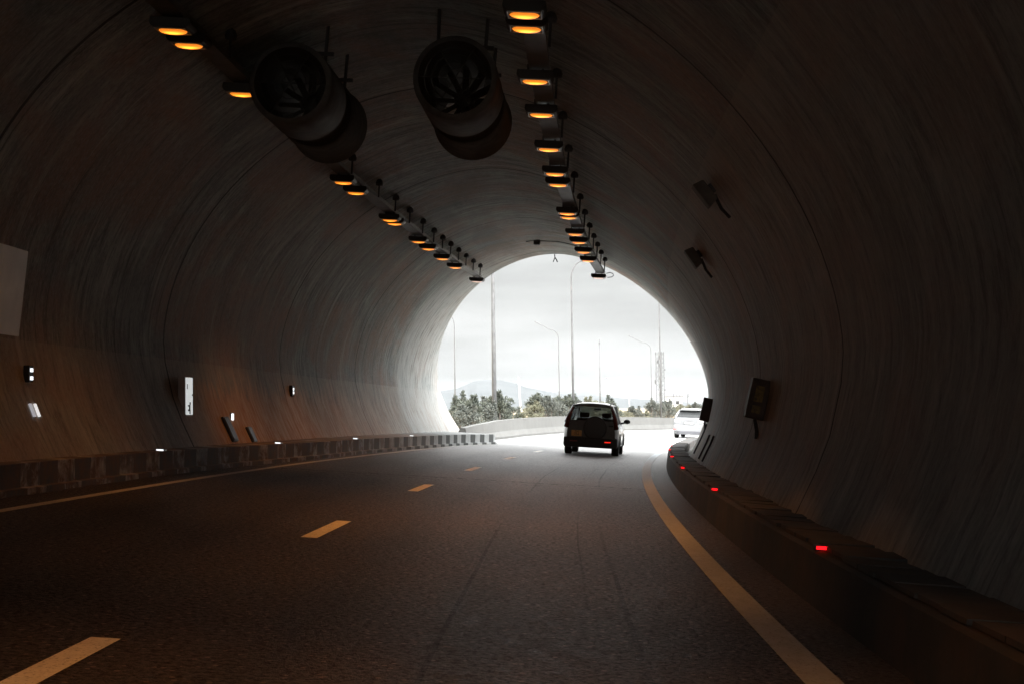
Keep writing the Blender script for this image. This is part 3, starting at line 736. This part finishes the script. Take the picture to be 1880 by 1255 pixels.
def suv(name, m, P, label):
    r = empty(name, m, label, 'car')
    w, belt, Lg = P['w'], P['belt'], P['len']; paintm = P['paint']
    wh = P['wheels']; wr = P['wr']
    ys_ = sorted(set([0, .05, .15, .3] + [round(x, 3) for x in frange(.3, Lg-.3, .11)] + [Lg-.3, Lg-.12, Lg]))
    b = MB(); rings = []
    for y in ys_:
        e0 = min(1, .84+.16*math.sin(min(1, (y+.02)/.35)*math.pi/2)); e1 = min(1, .80+.20*math.sin(min(1, (Lg-y+.02)/.6)*math.pi/2))
        ww = w*min(e0, e1)
        top = belt if y < P['hood'] else belt-.02-.20*sstep(P['hood'], Lg, y)
        zb = P['clear']; zarch = zb
        for wy in wh:
            d = abs(y-wy)
            if d < wr+.07: zarch = max(zarch, .33+math.sqrt(max(0, (wr+.07)**2-d*d)))
        zs = min(zarch, top-.2)
        pr = [(0, zb), (ww*.80, zb), (ww*.81, max(zb, zs-.03)), (ww*.985, max(zb+.04, zs)), (ww, max(zs+.06, .55)), (ww*.995, max(zs+.1, .72)), (ww*.965, top-.07), (ww*.90, top), (0, top+.01)]
        ring = [(x, y, z) for x, z in pr]+[(-x, y, z) for x, z in reversed(pr[1:-1])]
        rings.append(ring)
    k = len(rings[0]); vs = [v for q in rings for v in q]
    b.add(vs, [(i*k+j, (i+1)*k+j, (i+1)*k+(j+1) % k, i*k+(j+1) % k) for i in range(len(rings)-1) for j in range(k)]+[tuple(range(k)), tuple((len(rings)-1)*k+j for j in range(k))[::-1]])
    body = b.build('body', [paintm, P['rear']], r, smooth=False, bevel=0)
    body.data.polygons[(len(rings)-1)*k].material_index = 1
    for p in body.data.polygons: p.use_smooth = len(p.vertices) == 4
    # greenhouse
    rb, rtp, ftp, fb = P['rb'], P['rt'], P['ft'], P['fb']      # (y, z, half width): rear base, rear top, front top, front base
    def cor(p, sx): return Vector((sx*p[2], p[0], p[1]))
    b = MB()
    ya = frange(rtp[0], ftp[0], .3); rv = []
    for y in ya:
        t = (y-rtp[0])/(ftp[0]-rtp[0]); hw = rtp[2]+(ftp[2]-rtp[2])*t; z = rtp[1]+(ftp[1]-rtp[1])*t+.05*math.sin(math.pi*t)
        rv += [(-hw-.02, y, z-.06), (-hw, y, z), (-hw*.6, y, z+.045), (0, y, z+.06), (hw*.6, y, z+.045), (hw, y, z), (hw+.02, y, z-.06), (hw*.9, y, z-.05), (-hw*.9, y, z-.05)]
    k = 9
    b.add(rv, [(i*k+j, (i+1)*k+j, (i+1)*k+(j+1) % k, i*k+(j+1) % k) for i in range(len(ya)-1) for j in range(k)]+[tuple(range(k)), tuple((len(ya)-1)*k+j for j in range(k))[::-1]])
    b.build('roof', paintm, r, smooth=True)
    b = MB()
    for sx in (-1, 1):
        b.tube([cor(rb, sx), (cor(rb, sx)+cor(rtp, sx))/2+Vector((sx*.02, 0, 0)), cor(rtp, sx)-Vector((0, 0, .03))], [.075, .065, .055], 8)
        b.tube([cor(fb, sx), cor(ftp, sx)], .04, 8)
        for f in P['pill']:
            yb = rb[0]+(fb[0]-rb[0])*f[0]; yt = rtp[0]+(ftp[0]-rtp[0])*f[1]
            b.tube([Vector((sx*rb[2], yb, belt)), Vector((sx*(rtp[2]+.01), yt, rtp[1]))], .035, 6)
    split_build(b, 'pillar', paintm, r, True)
    # glass
    def pane(nm, q, ma=P['glass']):
        b = MB(); b.quadbox(q, .012); return b.build(nm, ma, r)
    i_ = .05
    gz = P['gz']
    f = (gz-rb[1])/(rtp[1]-rb[1])
    gl = lambda sx: cor(rb, sx)*(1-f)+cor(rtp, sx)*f
    pane('rear_window', [gl(-1)+Vector((i_, -.02, 0)), gl(1)+Vector((-i_, -.02, 0)), cor(rtp, 1)+Vector((-i_, -.02, -.05)), cor(rtp, -1)+Vector((i_, -.02, -.05))])
    if f > .02:
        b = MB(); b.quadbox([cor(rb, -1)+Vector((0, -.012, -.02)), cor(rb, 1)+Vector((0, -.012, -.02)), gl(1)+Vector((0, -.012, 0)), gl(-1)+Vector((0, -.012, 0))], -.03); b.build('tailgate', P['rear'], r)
    pane('windscreen', [cor(fb, 1), cor(fb, -1), cor(ftp, -1), cor(ftp, 1)])
    for sx in (-1, 1):
        pane('side_window', [cor(rb, sx)+Vector((-sx*.01, .06, 0)), cor(fb, sx)+Vector((-sx*.01, 0, 0)), cor(ftp, sx), cor(rtp, sx)])
    # interior
    b = MB()
    for y in P['seats']:
        for x in (-.36, .36):
            b.box((x, y, belt-.02), (.44, .14, .35)); b.box((x, y, belt+.25), (.25, .10, .17))
    b.box((0, P['seats'][0], belt-.08), (1.15, .12, .25))
    b.box((0, fb[0]-.25, belt+.02), (1.2, .3, .08))
    split_build(b, 'seat', M_SEAT, r, False, .03)
    b = MB(); b.box((.0, ftp[0]+.18, ftp[1]-.12), (.24, .02, .06)); b.build('rear_view_mirror', M_TRIM, r)
    # wheels
    for wy in wh:
        for sx in (-1, 1):
            mm = Matrix.Translation((sx*(w-.13), wy, wr)) @ Matrix.Rotation(math.pi/2*sx, 4, 'Y')
            b = MB(); b.lathe([(wr*.62, -.10), (wr*.94, -.112), (wr, -.08), (wr, .08), (wr*.94, .112), (wr*.62, .10)], 28, mm); t_ = b.build('tyre', M_BLK, r, smooth=True)
            b = MB(); b.lathe([(0, .05), (.05, .07), (.06, .05), (wr*.5, .07), (wr*.63, .09), (wr*.63, -.09), (0, -.09)], 20, mm); b.build('rim', M_RIM, t_)
    # bumper
    b = MB(); q = P['bump']; b.box((0, q[0], q[1]), (q[2], .16, q[3])); b.build('rear_bumper', q[4], r, bevel=.035)
    # arch lips
    b = MB()
    for wy in wh:
        for sx in (-1, 1):
            pts = [(sx*(w-.005), wy+(wr+.07)*math.cos(a), .33+(wr+.07)*math.sin(a)) for a in frange(-.1, math.pi+.1, .3)]
            b.tube(pts, .026, 6)
    split_build(b, 'arch_trim', P['arch'], r, True)
    # mirrors
    for sx in (-1, 1):
        b = MB(); b.lathe([(0, -.05), (.07, -.045), (.10, 0), (.085, .05), (0, .07)], 12, Matrix.Translation((sx*(w+.10), fb[0]-.35, belt+.09)) @ Matrix.Rotation(math.pi/2, 4, 'X') @ Matrix.Diagonal((1.15, .8, 1, 1)))
        b.tube([(sx*(w-.1), fb[0]-.3, belt+.02), (sx*(w+.05), fb[0]-.33, belt+.06)], .03, 6); b.build('door_mirror', P['mir'], r, smooth=True)
    # roof rails
    b = MB()
    for sx in (-1, 1):
        b.tube([(sx*(rtp[2]-.05), rtp[0]+.25, rtp[1]+.03), (sx*(rtp[2]-.05), rtp[0]+.4, rtp[1]+.09), (sx*(ftp[2]-.05), ftp[0]-.5, ftp[1]+.11), (sx*(ftp[2]-.05), ftp[0]-.3, ftp[1]+.05)], .018, 6)
    split_build(b, 'roof_rail', P['rail'], r)
    return r
def text_on(r, s, size, loc, ma, name='plate_text'):
    cu = bpy.data.curves.new(name, 'FONT'); cu.body = s; cu.size = size; cu.align_x = 'CENTER'; cu.align_y = 'CENTER'; cu.extrude = .002; cu.space_line = .8
    o = bpy.data.objects.new(name, cu); C.objects.link(o)
    dg = bpy.context.evaluated_depsgraph_get(); me = bpy.data.meshes.new_from_object(o.evaluated_get(dg))
    bpy.data.objects.remove(o); me.materials.append(ma)
    o = bpy.data.objects.new(name, me); C.objects.link(o); o.parent = r
    o.rotation_euler = (math.pi/2, 0, 0); o.location = loc
    return o
def part(r, name, ma, boxes, bevel=.01):
    b = MB()
    for c_, d_ in boxes: b.box(c_, d_)
    return b.build(name, ma, r, bevel=bevel)
M_REARSHADE = mat_speck('shaded_rear_paint', [(.15, .15, .15), (.20, .20, .197)], 3., .6)  # darkened silver: shade on the car's rear put into the paint colour
PA = dict(rear=M_REARSHADE, w=.885, belt=1.02, len=4.55, paint=M_SILVER, wheels=(.78, 3.42), wr=.335, hood=3.45, clear=.26,
          rb=(.05, 1.0, .80), rt=(.26, 1.585, .60), ft=(2.55, 1.60, .60), fb=(3.5, 1.04, .74), pill=((.30, .34), (.62, .70)),
          gz=1.10, glass=M_GLASS, seats=(1.35, 2.25), bump=(-.02, .40, 1.70, .32, M_TRIM), arch=M_SILVER, mir=M_TRIM, rail=M_TRIM)
a1 = suv('silver_car', frame(45.35, -.43, 0, R_(.0)), PA, 'silver sport utility car seen from behind, its rear in shadow, driving out of the tunnel')
my = Matrix.Rotation(math.pi/2, 4, 'X')
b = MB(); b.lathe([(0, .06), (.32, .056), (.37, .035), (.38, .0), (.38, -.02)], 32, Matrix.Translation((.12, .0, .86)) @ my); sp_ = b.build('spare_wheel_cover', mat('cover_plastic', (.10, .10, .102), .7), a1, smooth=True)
b = MB(); b.lathe([(.345, .055), (.355, .057), (.362, .045)], 32, Matrix.Translation((.12, -.003, .86)) @ my); b.build('cover_ring', M_TRIM, sp_, smooth=True)
pl_ = part(a1, 'number_plate', M_PLY, [((-.46, -.035, .68), (.33, .02, .19))])
text_on(pl_, 'ZM\nV54', .10, (-.46, -.047, .685), mat('plate_brown', (.22, .09, .04), .6))
for sx in (-1, 1):
    b = MB(); q0, q1 = Vector((sx*.80, -.035, .86)), Vector((sx*.61, .155, 1.50))
    b.tube([q0, q0*.5+q1*.5+Vector((sx*.03, 0, 0)), q1], [.075, .06, .035], 8); b.build('tail_light', M_TAIL, a1, smooth=True)
part(a1, 'bumper_reflector', M_REFLLIT, [((.54, -.105, .435), (.20, .012, .035))])
part(a1, 'bumper_reflector', M_REFL, [((-.54, -.105, .435), (.24, .012, .035))])
part(a1, 'door_handle', M_TRIM, [((.62, -.03, .95), (.14, .03, .04))])
b = MB(); b.tube([(-.10, -.015, 1.10), (-.30, .03, 1.16), (-.42, .06, 1.22)], .009, 5); b.build('rear_wiper', M_TRIM, a1)
PB = dict(rear=M_WHITECAR, w=.935, belt=1.12, len=4.75, paint=M_WHITECAR, wheels=(.95, 3.70), wr=.36, hood=3.6, clear=.24,
          rb=(.08, 1.10, .80), rt=(.62, 1.60, .60), ft=(2.75, 1.62, .60), fb=(3.8, 1.08, .76), pill=((.34, .30), (.62, .66)),
          gz=1.17, glass=M_GLASSW, seats=(1.6, 2.5), bump=(.0, .56, 1.74, .36, M_WHITECAR), arch=M_WHITECAR, mir=M_WHITECAR, rail=M_ALU)
a2 = suv('white_car', frame(81.5, 1.0, 0, R_(-2)), PB, 'white sport utility car in daylight, partly hidden by the right tunnel wall')
part(a2, 'lower_valance', mat('grey_valance', (.10, .10, .11), .6), [((.0, -.06, .31), (1.32, .1, .20))], .03)
part(a2, 'roof_spoiler', M_WHITECAR, [((0, .55, 1.60), (1.16, .34, .045))], .015)
for sx in (-1, 1):
    part(a2, 'tail_light', M_TAILP, [((sx*.66, .035, .98), (.34, .12, .17))], .03)
    part(a2, 'bumper_reflector', M_REFLLIT, [((sx*.78, -.085, .50), (.14, .02, .045))])
pf = part(a2, 'number_plate', M_PLW, [((0, -.01, .86), (.52, .03, .12))])
part(a2, 'plate_frame', M_TRIM, [((-.262, -.02, .86), (.03, .035, .15)), ((0, -.02, .79), (.55, .03, .018)), ((0, -.02, .93), (.55, .03, .012)), ((.268, -.02, .86), (.012, .03, .14))])
text_on(pf, 'LV 757 BP', .095, (.02, -.03, .862), M_TRIM)
b = MB(); b.lathe([(.035, 0), (.055, .012), (.035, .02)], 16, Matrix.Translation((0, -.005, 1.04)) @ my @ Matrix.Diagonal((1.3, 1, 1, 1))); b.build('badge', M_ALU, a2)

# ------------------------------------------------------------------ poles and masts
def gz(x, y): return terr(x, y)
def street_lamp(px, D, top_py, arm, label, r0=.09, ma=M_GALV, lean=0., name='street_lamp', flip=1):
    """arm: (horizontal reach, rise) or None; px of the foot in the survey, D distance"""
    q = pix(px, 768, D); x, y = q.x, q.y; z0 = gz(x, y)-.3
    H = pix(px, top_py, D).z - z0
    r = empty(name, Matrix.Translation((x, y, z0)), label, 'street lamp' if arm else 'post')
    b = MB()
    sidev = Vector((rt.x, rt.y, 0)).normalized()
    ld = sidev*lean
    if arm:
        a, rise = arm
        pts = [Vector((0, 0, 0)), ld*.5+Vector((0, 0, H*.5)), ld*.9+Vector((0, 0, H*.88))]
        rad = [r0, r0*.75, r0*.55]
        for t in frange(0, 1, .2):
            pts.append(ld + Vector((0, 0, H*.90+(H*.10)*math.sin(t*math.pi/2))) + sidev*(a*.45*(1-math.cos(t*math.pi/2)))); rad.append(r0*(.52-.12*t))
        pts.append(ld + Vector((0, 0, H+rise)) + sidev*a); rad.append(r0*.36)
        b.tube(pts, rad, 8)
        b.build('pole', ma, r, smooth=True)
        hp = pts[-1]; sg = 1 if a > 0 else -1
        b = MB(); ang = math.atan2(rise+.02, abs(a)*.55)
        mrot = Matrix((sidev*sg, Vector((0, 0, 1)).cross(sidev*sg), Vector((0, 0, 1)))).transposed()
        mrot = mrot @ Matrix.Rotation(-ang, 3, 'Y')
        b.box(hp+mrot @ Vector((.28, 0, 0)), (.75, .26, .10), mrot, taper=.8)
        b.build('lamp_head', M_GALVD, r, bevel=.02)
    else:
        b.tube([Vector((0, 0, 0)), ld*.5+Vector((0, 0, H*.5)), ld+Vector((0, 0, H))], [r0, r0*.8, r0*.6], 8); b.build('pole', ma, r, smooth=True)
    b = MB(); b.box((0, 0, .32), (r0*3.4, r0*3.4, .04)); b.box((0, 0, .5), (r0*2.4, r0*2.4, .35)); b.build('base_plate', ma, r)
    return r
street_lamp(908, 78, 395, (2.2, .35), 'thickest grey lamp post, rising out of sight behind the last left ceiling lamp', .145, lean=0)
street_lamp(1053, 104, 478, (1.9, .45), 'tall grey lamp post behind the silver car, its bent top at the tunnel crown', .105)
street_lamp(1214, 132, 505, (-2.2, .4), 'tall thin lamp post standing in front of the lattice masts', .085)
street_lamp(1027.5, 158, 604, (-2.1, .62), 'grey street lamp with its arm to the left, between the two thickest posts', .075)
street_lamp(1197, 205, 628, (-2.6, .72), 'grey street lamp with its arm to the left, beside the lattice masts', .075)
street_lamp(836, 120, 578, (-1.0, .15), 'grey street lamp at the far left, its arm hidden by the tunnel mouth', .07)
r = street_lamp(1102.5, 165, 632, None, 'plain straight post with a small cap, right of the silver car', .085, name='camera_post')
b = MB(); b.box((0, 0, pix(1102.5, 632, 165).z-r.matrix_world.translation.z+.15), (.16, .16, .32)); b.box((0, 0, pix(1102.5, 632, 165).z-r.matrix_world.translation.z+.5), (.1, .1, .25)); b.build('cap', M_GALVD, r)
street_lamp(957, 190, 692, None, 'short white leaning post between the left bushes', .13, M_WHITEPOLE, lean=-.30, name='white_post')
street_lamp(1157, 240, 692, (-3.4, -.1), 'faint pale street lamp with a long flat arm, in the distance', .05, M_WHITEPOLE, lean=-.35)
def mast(px, D, top, label, wdt=.34):
    q = pix(px, 768, D); z0 = gz(q.x, q.y)-.3; H = pix(px, top, D).z-z0
    r = empty('lattice_mast', Matrix.Translation((q.x, q.y, z0)), label, 'mast', 'pair of lattice masts')
    b = MB(); cs = [(-wdt, -wdt), (wdt, -wdt), (wdt, wdt), (-wdt, wdt)]
    for x, y in cs: b.tube([(x, y, 0), (x*.8, y*.8, H)], .055, 5)
    k = int(H/.9)
    for i in range(k):
        z0_, z1_ = i*H/k, (i+1)*H/k
        for j in range(4):
            a, c = cs[j], cs[(j+1) % 4]
            if i % 2: a, c = c, a
            b.tube([(a[0]*.9, a[1]*.9, z0_), (c[0]*.9, c[1]*.9, z1_)], .03, 4)
    b.build('lattice', M_STEELM, r)
    b = MB(); rr = random.Random(int(px))
    for i in range(11):
        z = H*(.35+.65*i/10)-.4; a = rr.uniform(0, 6.28); b.box((math.cos(a)*(wdt+.18), math.sin(a)*(wdt+.18), z), (.22, .22, rr.uniform(.4, .9)))
    split_build(b, 'antenna', M_STEELM, r)
M_STEELM = mat('mast_steel', (.16, .165, .17), .6, .3)
mast(1208.5, 300, 645, 'dark lattice antenna mast just left of the tall thin post')
mast(1218.5, 300, 645, 'dark lattice antenna mast just right of the tall thin post', .28)
# low building with a small gantry on it
q = pix(1238, 760, 380); z0 = gz(q.x, q.y); r = empty('flat_roof_building', Matrix.Translation((q.x, q.y, z0)), 'low white flat roofed building beyond the bushes on the right', 'building')
hh = pix(1238, 728, 380).z-z0
part(r, 'wall', mat('white_render', (.72, .73, .73), .8), [((0, 0, hh/2), (3.9, 5, hh))]); part(r, 'roof', M_BARR, [((0, 0, hh+.12), (4.3, 5.4, .24))])
part(r, 'window', M_GLASSW, [((.6, -2.53, hh*.6), (.9, .06, 1.0))]); part(r, 'window', M_GLASSW, [((-1.1, -2.53, hh*.6), (.9, .06, 1.0))])
part(r, 'door', M_STEELM, [((1.55, -2.53, 1.05), (.8, .06, 2.1))])
def gantry(px, D, top, label, w_=.55):
    q = pix(px, 768, D); z0 = gz(q.x, q.y)-.3; H = pix(px, top, D).z-z0
    r = empty('power_gantry', Matrix.Translation((q.x, q.y, z0)), label, 'gantry')
    b = MB()
    for x in ((-w_, w_) if w_ else (0,)): b.tube([(x, 0, 0), (x, 0, H)], .07, 6)
    b.build('post', M_STEELM, r)
    b = MB(); b.box((0, 0, H-.45), (2*w_+.5, .12, .12))
    for x in ((-w_, 0, w_) if w_ else (0, .2)): b.tube([(x, 0, H-.4), (x+.08, 0, H+.15)], .06, 6)
    b.build('insulator_beam', M_STEELM, r)
gantry(1243, 250, 723, 'small dark power gantry with two legs before the white building')
gantry(1263, 250, 723, 'single dark post with an insulator on the far right skyline', 0)

# ------------------------------------------------------------------ trees and bushes
M_BARK = mat_speck('bark', [(.10, .085, .07), (.17, .15, .13)], 8., .9)
def leaf_mat(name, a, c):
    g = G(name, .75); n_ = g.noise(g.co('Object'), 3.0, 4, .7)
    g.set('Base Color', g.mix(g.rng(n_, .38, .62), a, c)); return g.m
M_LEAF = [leaf_mat('dark_needles', (.052, .062, .052), (.12, .13, .10)), leaf_mat('grey_needles', (.08, .09, .08), (.16, .165, .14)), leaf_mat('pale_needles', (.12, .125, .08), (.21, .20, .14))]
def make_bush(seed, H, wd, ma, spiky=1.):
    rr = random.Random(seed)
    r = bpy.data.objects.new('pine_bush', None); C.objects.link(r)
    tb = MB(); cb = MB()
    stems = []
    for k in range(6):
        a = rr.uniform(0, 6.28); q_ = rr.uniform(.05, .30); sx, sy = math.cos(a)*wd*q_, math.sin(a)*wd*q_
        h_ = H*rr.uniform(.62, .98)*(1-.5*q_); stems.append((sx, sy, h_))
        tb.tube([(sx*.3, sy*.3, 0), (sx, sy, h_*.5), (sx*1.2, sy*1.2, h_)], [.06, .04, .012], 6)
    cl = []
    for k in range(44):
        z = rr.random()**.9*H*.72+.05*H; t = z/H
        rad = wd*.58*(1.-.72*t**1.6)*math.sqrt(rr.random())*1.05; a = rr.uniform(0, 6.28)
        cl.append((Vector((math.cos(a)*rad, math.sin(a)*rad, z)), rr.uniform(.10, .21)*wd*(.55+.45*(1-t))))
    for sx, sy, h_ in stems:      # pointed leaders
        for i in range(5): cl.append((Vector((sx*1.2, sy*1.2, h_*(.74+.075*i))), wd*(.11-.019*i)))
    for i, (c_, rad) in enumerate(cl):
        if i < 44 and rr.random() < .3:
            sx, sy, h_ = rr.choice(stems); tb.tube([(sx, sy, min(h_*.8, c_.z*.7)), tuple(c_)], [.022, .008], 4, cap=False)
        for j in range(int(38+rad*60)):
            d = Vector((rr.gauss(0, 1), rr.gauss(0, 1), rr.gauss(0, 1)))
            p = c_+d.normalized()*rad*rr.random()**.4
            if p.z < 0: continue
            dirn = (d.normalized()*.7+Vector((0, 0, rr.uniform(.1, 1.1)*spiky))).normalized()
            l = rr.uniform(.07, .17); ww = rr.uniform(.02, .045)
            sd_ = dirn.cross(Vector((rr.uniform(-1, 1), rr.uniform(-1, 1), rr.uniform(-1, 1)))).normalized()*ww
            cb.add([p-sd_, p+sd_, p+dirn*l+sd_*.3, p+dirn*l-sd_*.3], [(0, 1, 2, 3)])
    tb.build('trunk', M_BARK, r); cb.build('crown', ma, r)
    return r
protos = {}
BU_ = [  # px centre, base py, top py, distance, kind, label
 (846, 773, 717, 74, 0, 'bush nearest the tunnel mouth, leftmost of the dark pine bushes'),
 (868, 774, 720, 72, 0, 'dark pine bush second from the tunnel mouth'),
 (888, 772, 727, 76, 1, 'grey green pine bush just left of the thickest lamp post'),
 (857, 775, 738, 70, 1, 'low grey bush in front of the leftmost dark pines'),
 (917, 770, 712, 80, 0, 'tallest dark pine bush just right of the thickest lamp post'),
 (933, 769, 732, 82, 0, 'small dark pine bush sloping down to the gap right of the thickest post'),
 (968, 769, 747, 92, 2, 'lowest pale bush at the left end of the middle group'),
 (980, 768, 733, 96, 2, 'pale green bush in the middle group beside the low one'),
 (990, 768, 713, 100, 0, 'pointed dark pine in the middle group left of the silver car'),
 (1005, 768, 722, 98, 1, 'grey green pine second from the pointed one'),
 (1021, 768, 727, 99, 1, 'grey green bush at the foot of the left-armed street lamp'),
 (1039, 767, 715, 104, 0, 'dark pointed pine just left of the silver car roof'),
 (1058, 767, 721, 106, 0, 'dark pine directly behind the silver car roof'),
 (1079, 767, 724, 108, 2, 'pale pine behind the right half of the silver car roof'),
 (1098, 767, 727, 110, 2, 'pale green pine at the foot of the plain capped post'),
 (1121, 767, 724, 112, 0, 'dark pine just right of the silver car roof'),
 (1136, 767, 745, 116, 2, 'low pale bush above the right mirror of the silver car'),
 (1148, 767, 750, 120, 2, 'low pale bush between the two cars, second of the low ones'),
 (1165, 767, 742, 122, 1, 'dark grey low bush midway between the two cars'),
 (1182, 767, 752, 124, 2, 'lowest pale bush midway between the cars and the masts'),
 (1200, 767, 730, 126, 1, 'grey green pine left of the lattice masts'),
 (1212, 767, 735, 123, 1, 'grey green pine at the foot of the lattice masts'),
 (1228, 767, 729, 128, 1, 'grey green pine right of the lattice masts'),
 (1246, 766, 737, 132, 2, 'pale pine before the white building'),
 (1262, 766, 740, 136, 2, 'pale pine above the roof of the white car'),
 (1278, 766, 735, 140, 1, 'grey green pine above the right side of the white car'),
 (1292, 766, 740, 144, 2, 'pale pine cut off by the right tunnel wall'),
]
rb_ = random.Random(11); cnt = 0
for px, bpy_, tpy, D, kd, lab in BU_:
    if px > 1090: D = max(D, 116+(px-1117)*.24)
    q = pix(px, bpy_, D); z0 = gz(q.x, q.y)-.05; H = pix(px, tpy, D).z-z0
    key = (kd, cnt % 3); cnt += 1
    if key not in protos: protos[key] = make_bush(100+len(protos)*7, 2.6, 1.9, M_LEAF[kd]); o = protos[key]
    else: o = copy_tree(protos[key])
    k = H/2.6; kw = k if H > 1.6 else k*1.5
    kw = max(kw, .85)
    o.matrix_world = Matrix.Translation((q.x, q.y, z0)) @ Matrix.Rotation(rb_.uniform(0, 6.28), 4, 'Z') @ Matrix.Diagonal((kw*1.12, kw*1.12, k, 1))
    tag(o, lab, 'bush', 'pine bushes beyond the barrier')

# dry grass behind the barrier
rg = random.Random(5); b = MB()
for i in range(15000):
    s = 56+rg.random()**1.3*110; u = BU(s)-.7-rg.random()**1.7*14
    p = T(s, u, 0); z = gz(p.x, p.y); hgt = rg.uniform(.12, .42); a = rg.uniform(0, 6.28); wv = .03+.0004*s
    d = Vector((math.cos(a)*wv, math.sin(a)*wv, 0)); ln = Vector((rg.uniform(-.1, .1), rg.uniform(-.1, .1), hgt))
    p.z = z-.02
    b.add([p-d, p+d, p+ln], [(0, 1, 2)])
tag(b.build('dry_grass', mat_speck('straw', [(.34, .24, .14), (.46, .36, .24)], 1.5, .9)), 'dry straw coloured grass along the back of the barrier', 'grass', kind='stuff')

# ------------------------------------------------------------------ hills
def ridge(name, D, pts, depth, ma, seed, amp):
    rr = np.random.RandomState(seed); xs_ = np.arange(420, 1560, 6.0)
    top = np.interp(xs_, [p[0] for p in pts], [p[1] for p in pts])
    for o_ in (3, 7, 15, 31): top = top + amp/o_**.5*np.sin(xs_*.012*o_+rr.rand()*6)*.35
    b = MB(); nr = 14; vs = []
    for j in range(nr+1):
        t = j/nr
        for x, ty in zip(xs_, top):
            q = pix(x, ty, D); H = max(.5, q.z)
            dd = (1-t)*depth; k = (D-dd)/D
            hz = H*(t**1.25)*(1+.10*math.sin(x*.05+j*.9)*(1-t)) if t < 1 else H
            vs.append((q.x*k, q.y*k, hz-4*(1-t)))
    n = len(xs_)
    for x, ty in zip(xs_, top):
        q = pix(x, ty, D); vs.append((q.x*1.25, q.y*1.25, -4))
    b.add(vs, [(j*n+i, j*n+i+1, (j+1)*n+i+1, (j+1)*n+i) for j in range(nr+1) for i in range(n-1)])
    tag(b.build(name, ma, smooth=True), kind='structure')
def hill_mat(name, a, c):
    g = G(name, .9); n_ = g.noise(g.co('Object', (1, 1, 2)), .006, 8, .62); g.set('Base Color', g.mix(g.rng(n_, .4, .62), a, c)); return g.m
ridge('hills', 3200, [(400, 735), (760, 722), (815, 716), (842, 711), (870, 699), (895, 696), (918, 697), (945, 703), (965, 710), (1000, 716), (1030, 722), (1600, 760)], 1100, hill_mat('hill_scrub', (.022, .030, .034), (.045, .052, .055)), 2, 1.2)
ridge('hills', 4600, [(400, 745), (960, 735), (1000, 722), (1030, 717), (1062, 715), (1085, 714), (1105, 722), (1130, 728), (1160, 737), (1200, 739), (1300, 742), (1560, 748)], 1200, hill_mat('hill_scrub_far', (.026, .034, .038), (.045, .054, .056)), 6, 1.0)

# ------------------------------------------------------------------ haze
HAZE = 0.000075
b = MB(); x0, x1, y0_, y1_, z0, z1 = -6500, 6500, -1200, 7000, -8, 95
b.add([(x, y, z) for z in (z0, z1) for y in (y0_, y1_) for x in (x0, x1)], [(0, 2, 3, 1), (4, 5, 7, 6), (0, 1, 5, 4), (2, 6, 7, 3), (0, 4, 6, 2), (1, 3, 7, 5)])
hm = bpy.data.materials.new('haze_air'); hm.use_nodes = True; t = hm.node_tree; t.nodes.remove(t.nodes['Principled BSDF'])
pv = N(t, 'ShaderNodeVolumePrincipled', inp={'Color': (.93, .96, .97, 1), 'Density': HAZE, 'Anisotropy': .2}); L(t, pv.outputs[0], t.nodes['Material Output'].inputs['Volume'])
tag(b.build('haze', hm), 'pale haze in the air over the road and the hills', 'haze', kind='stuff')
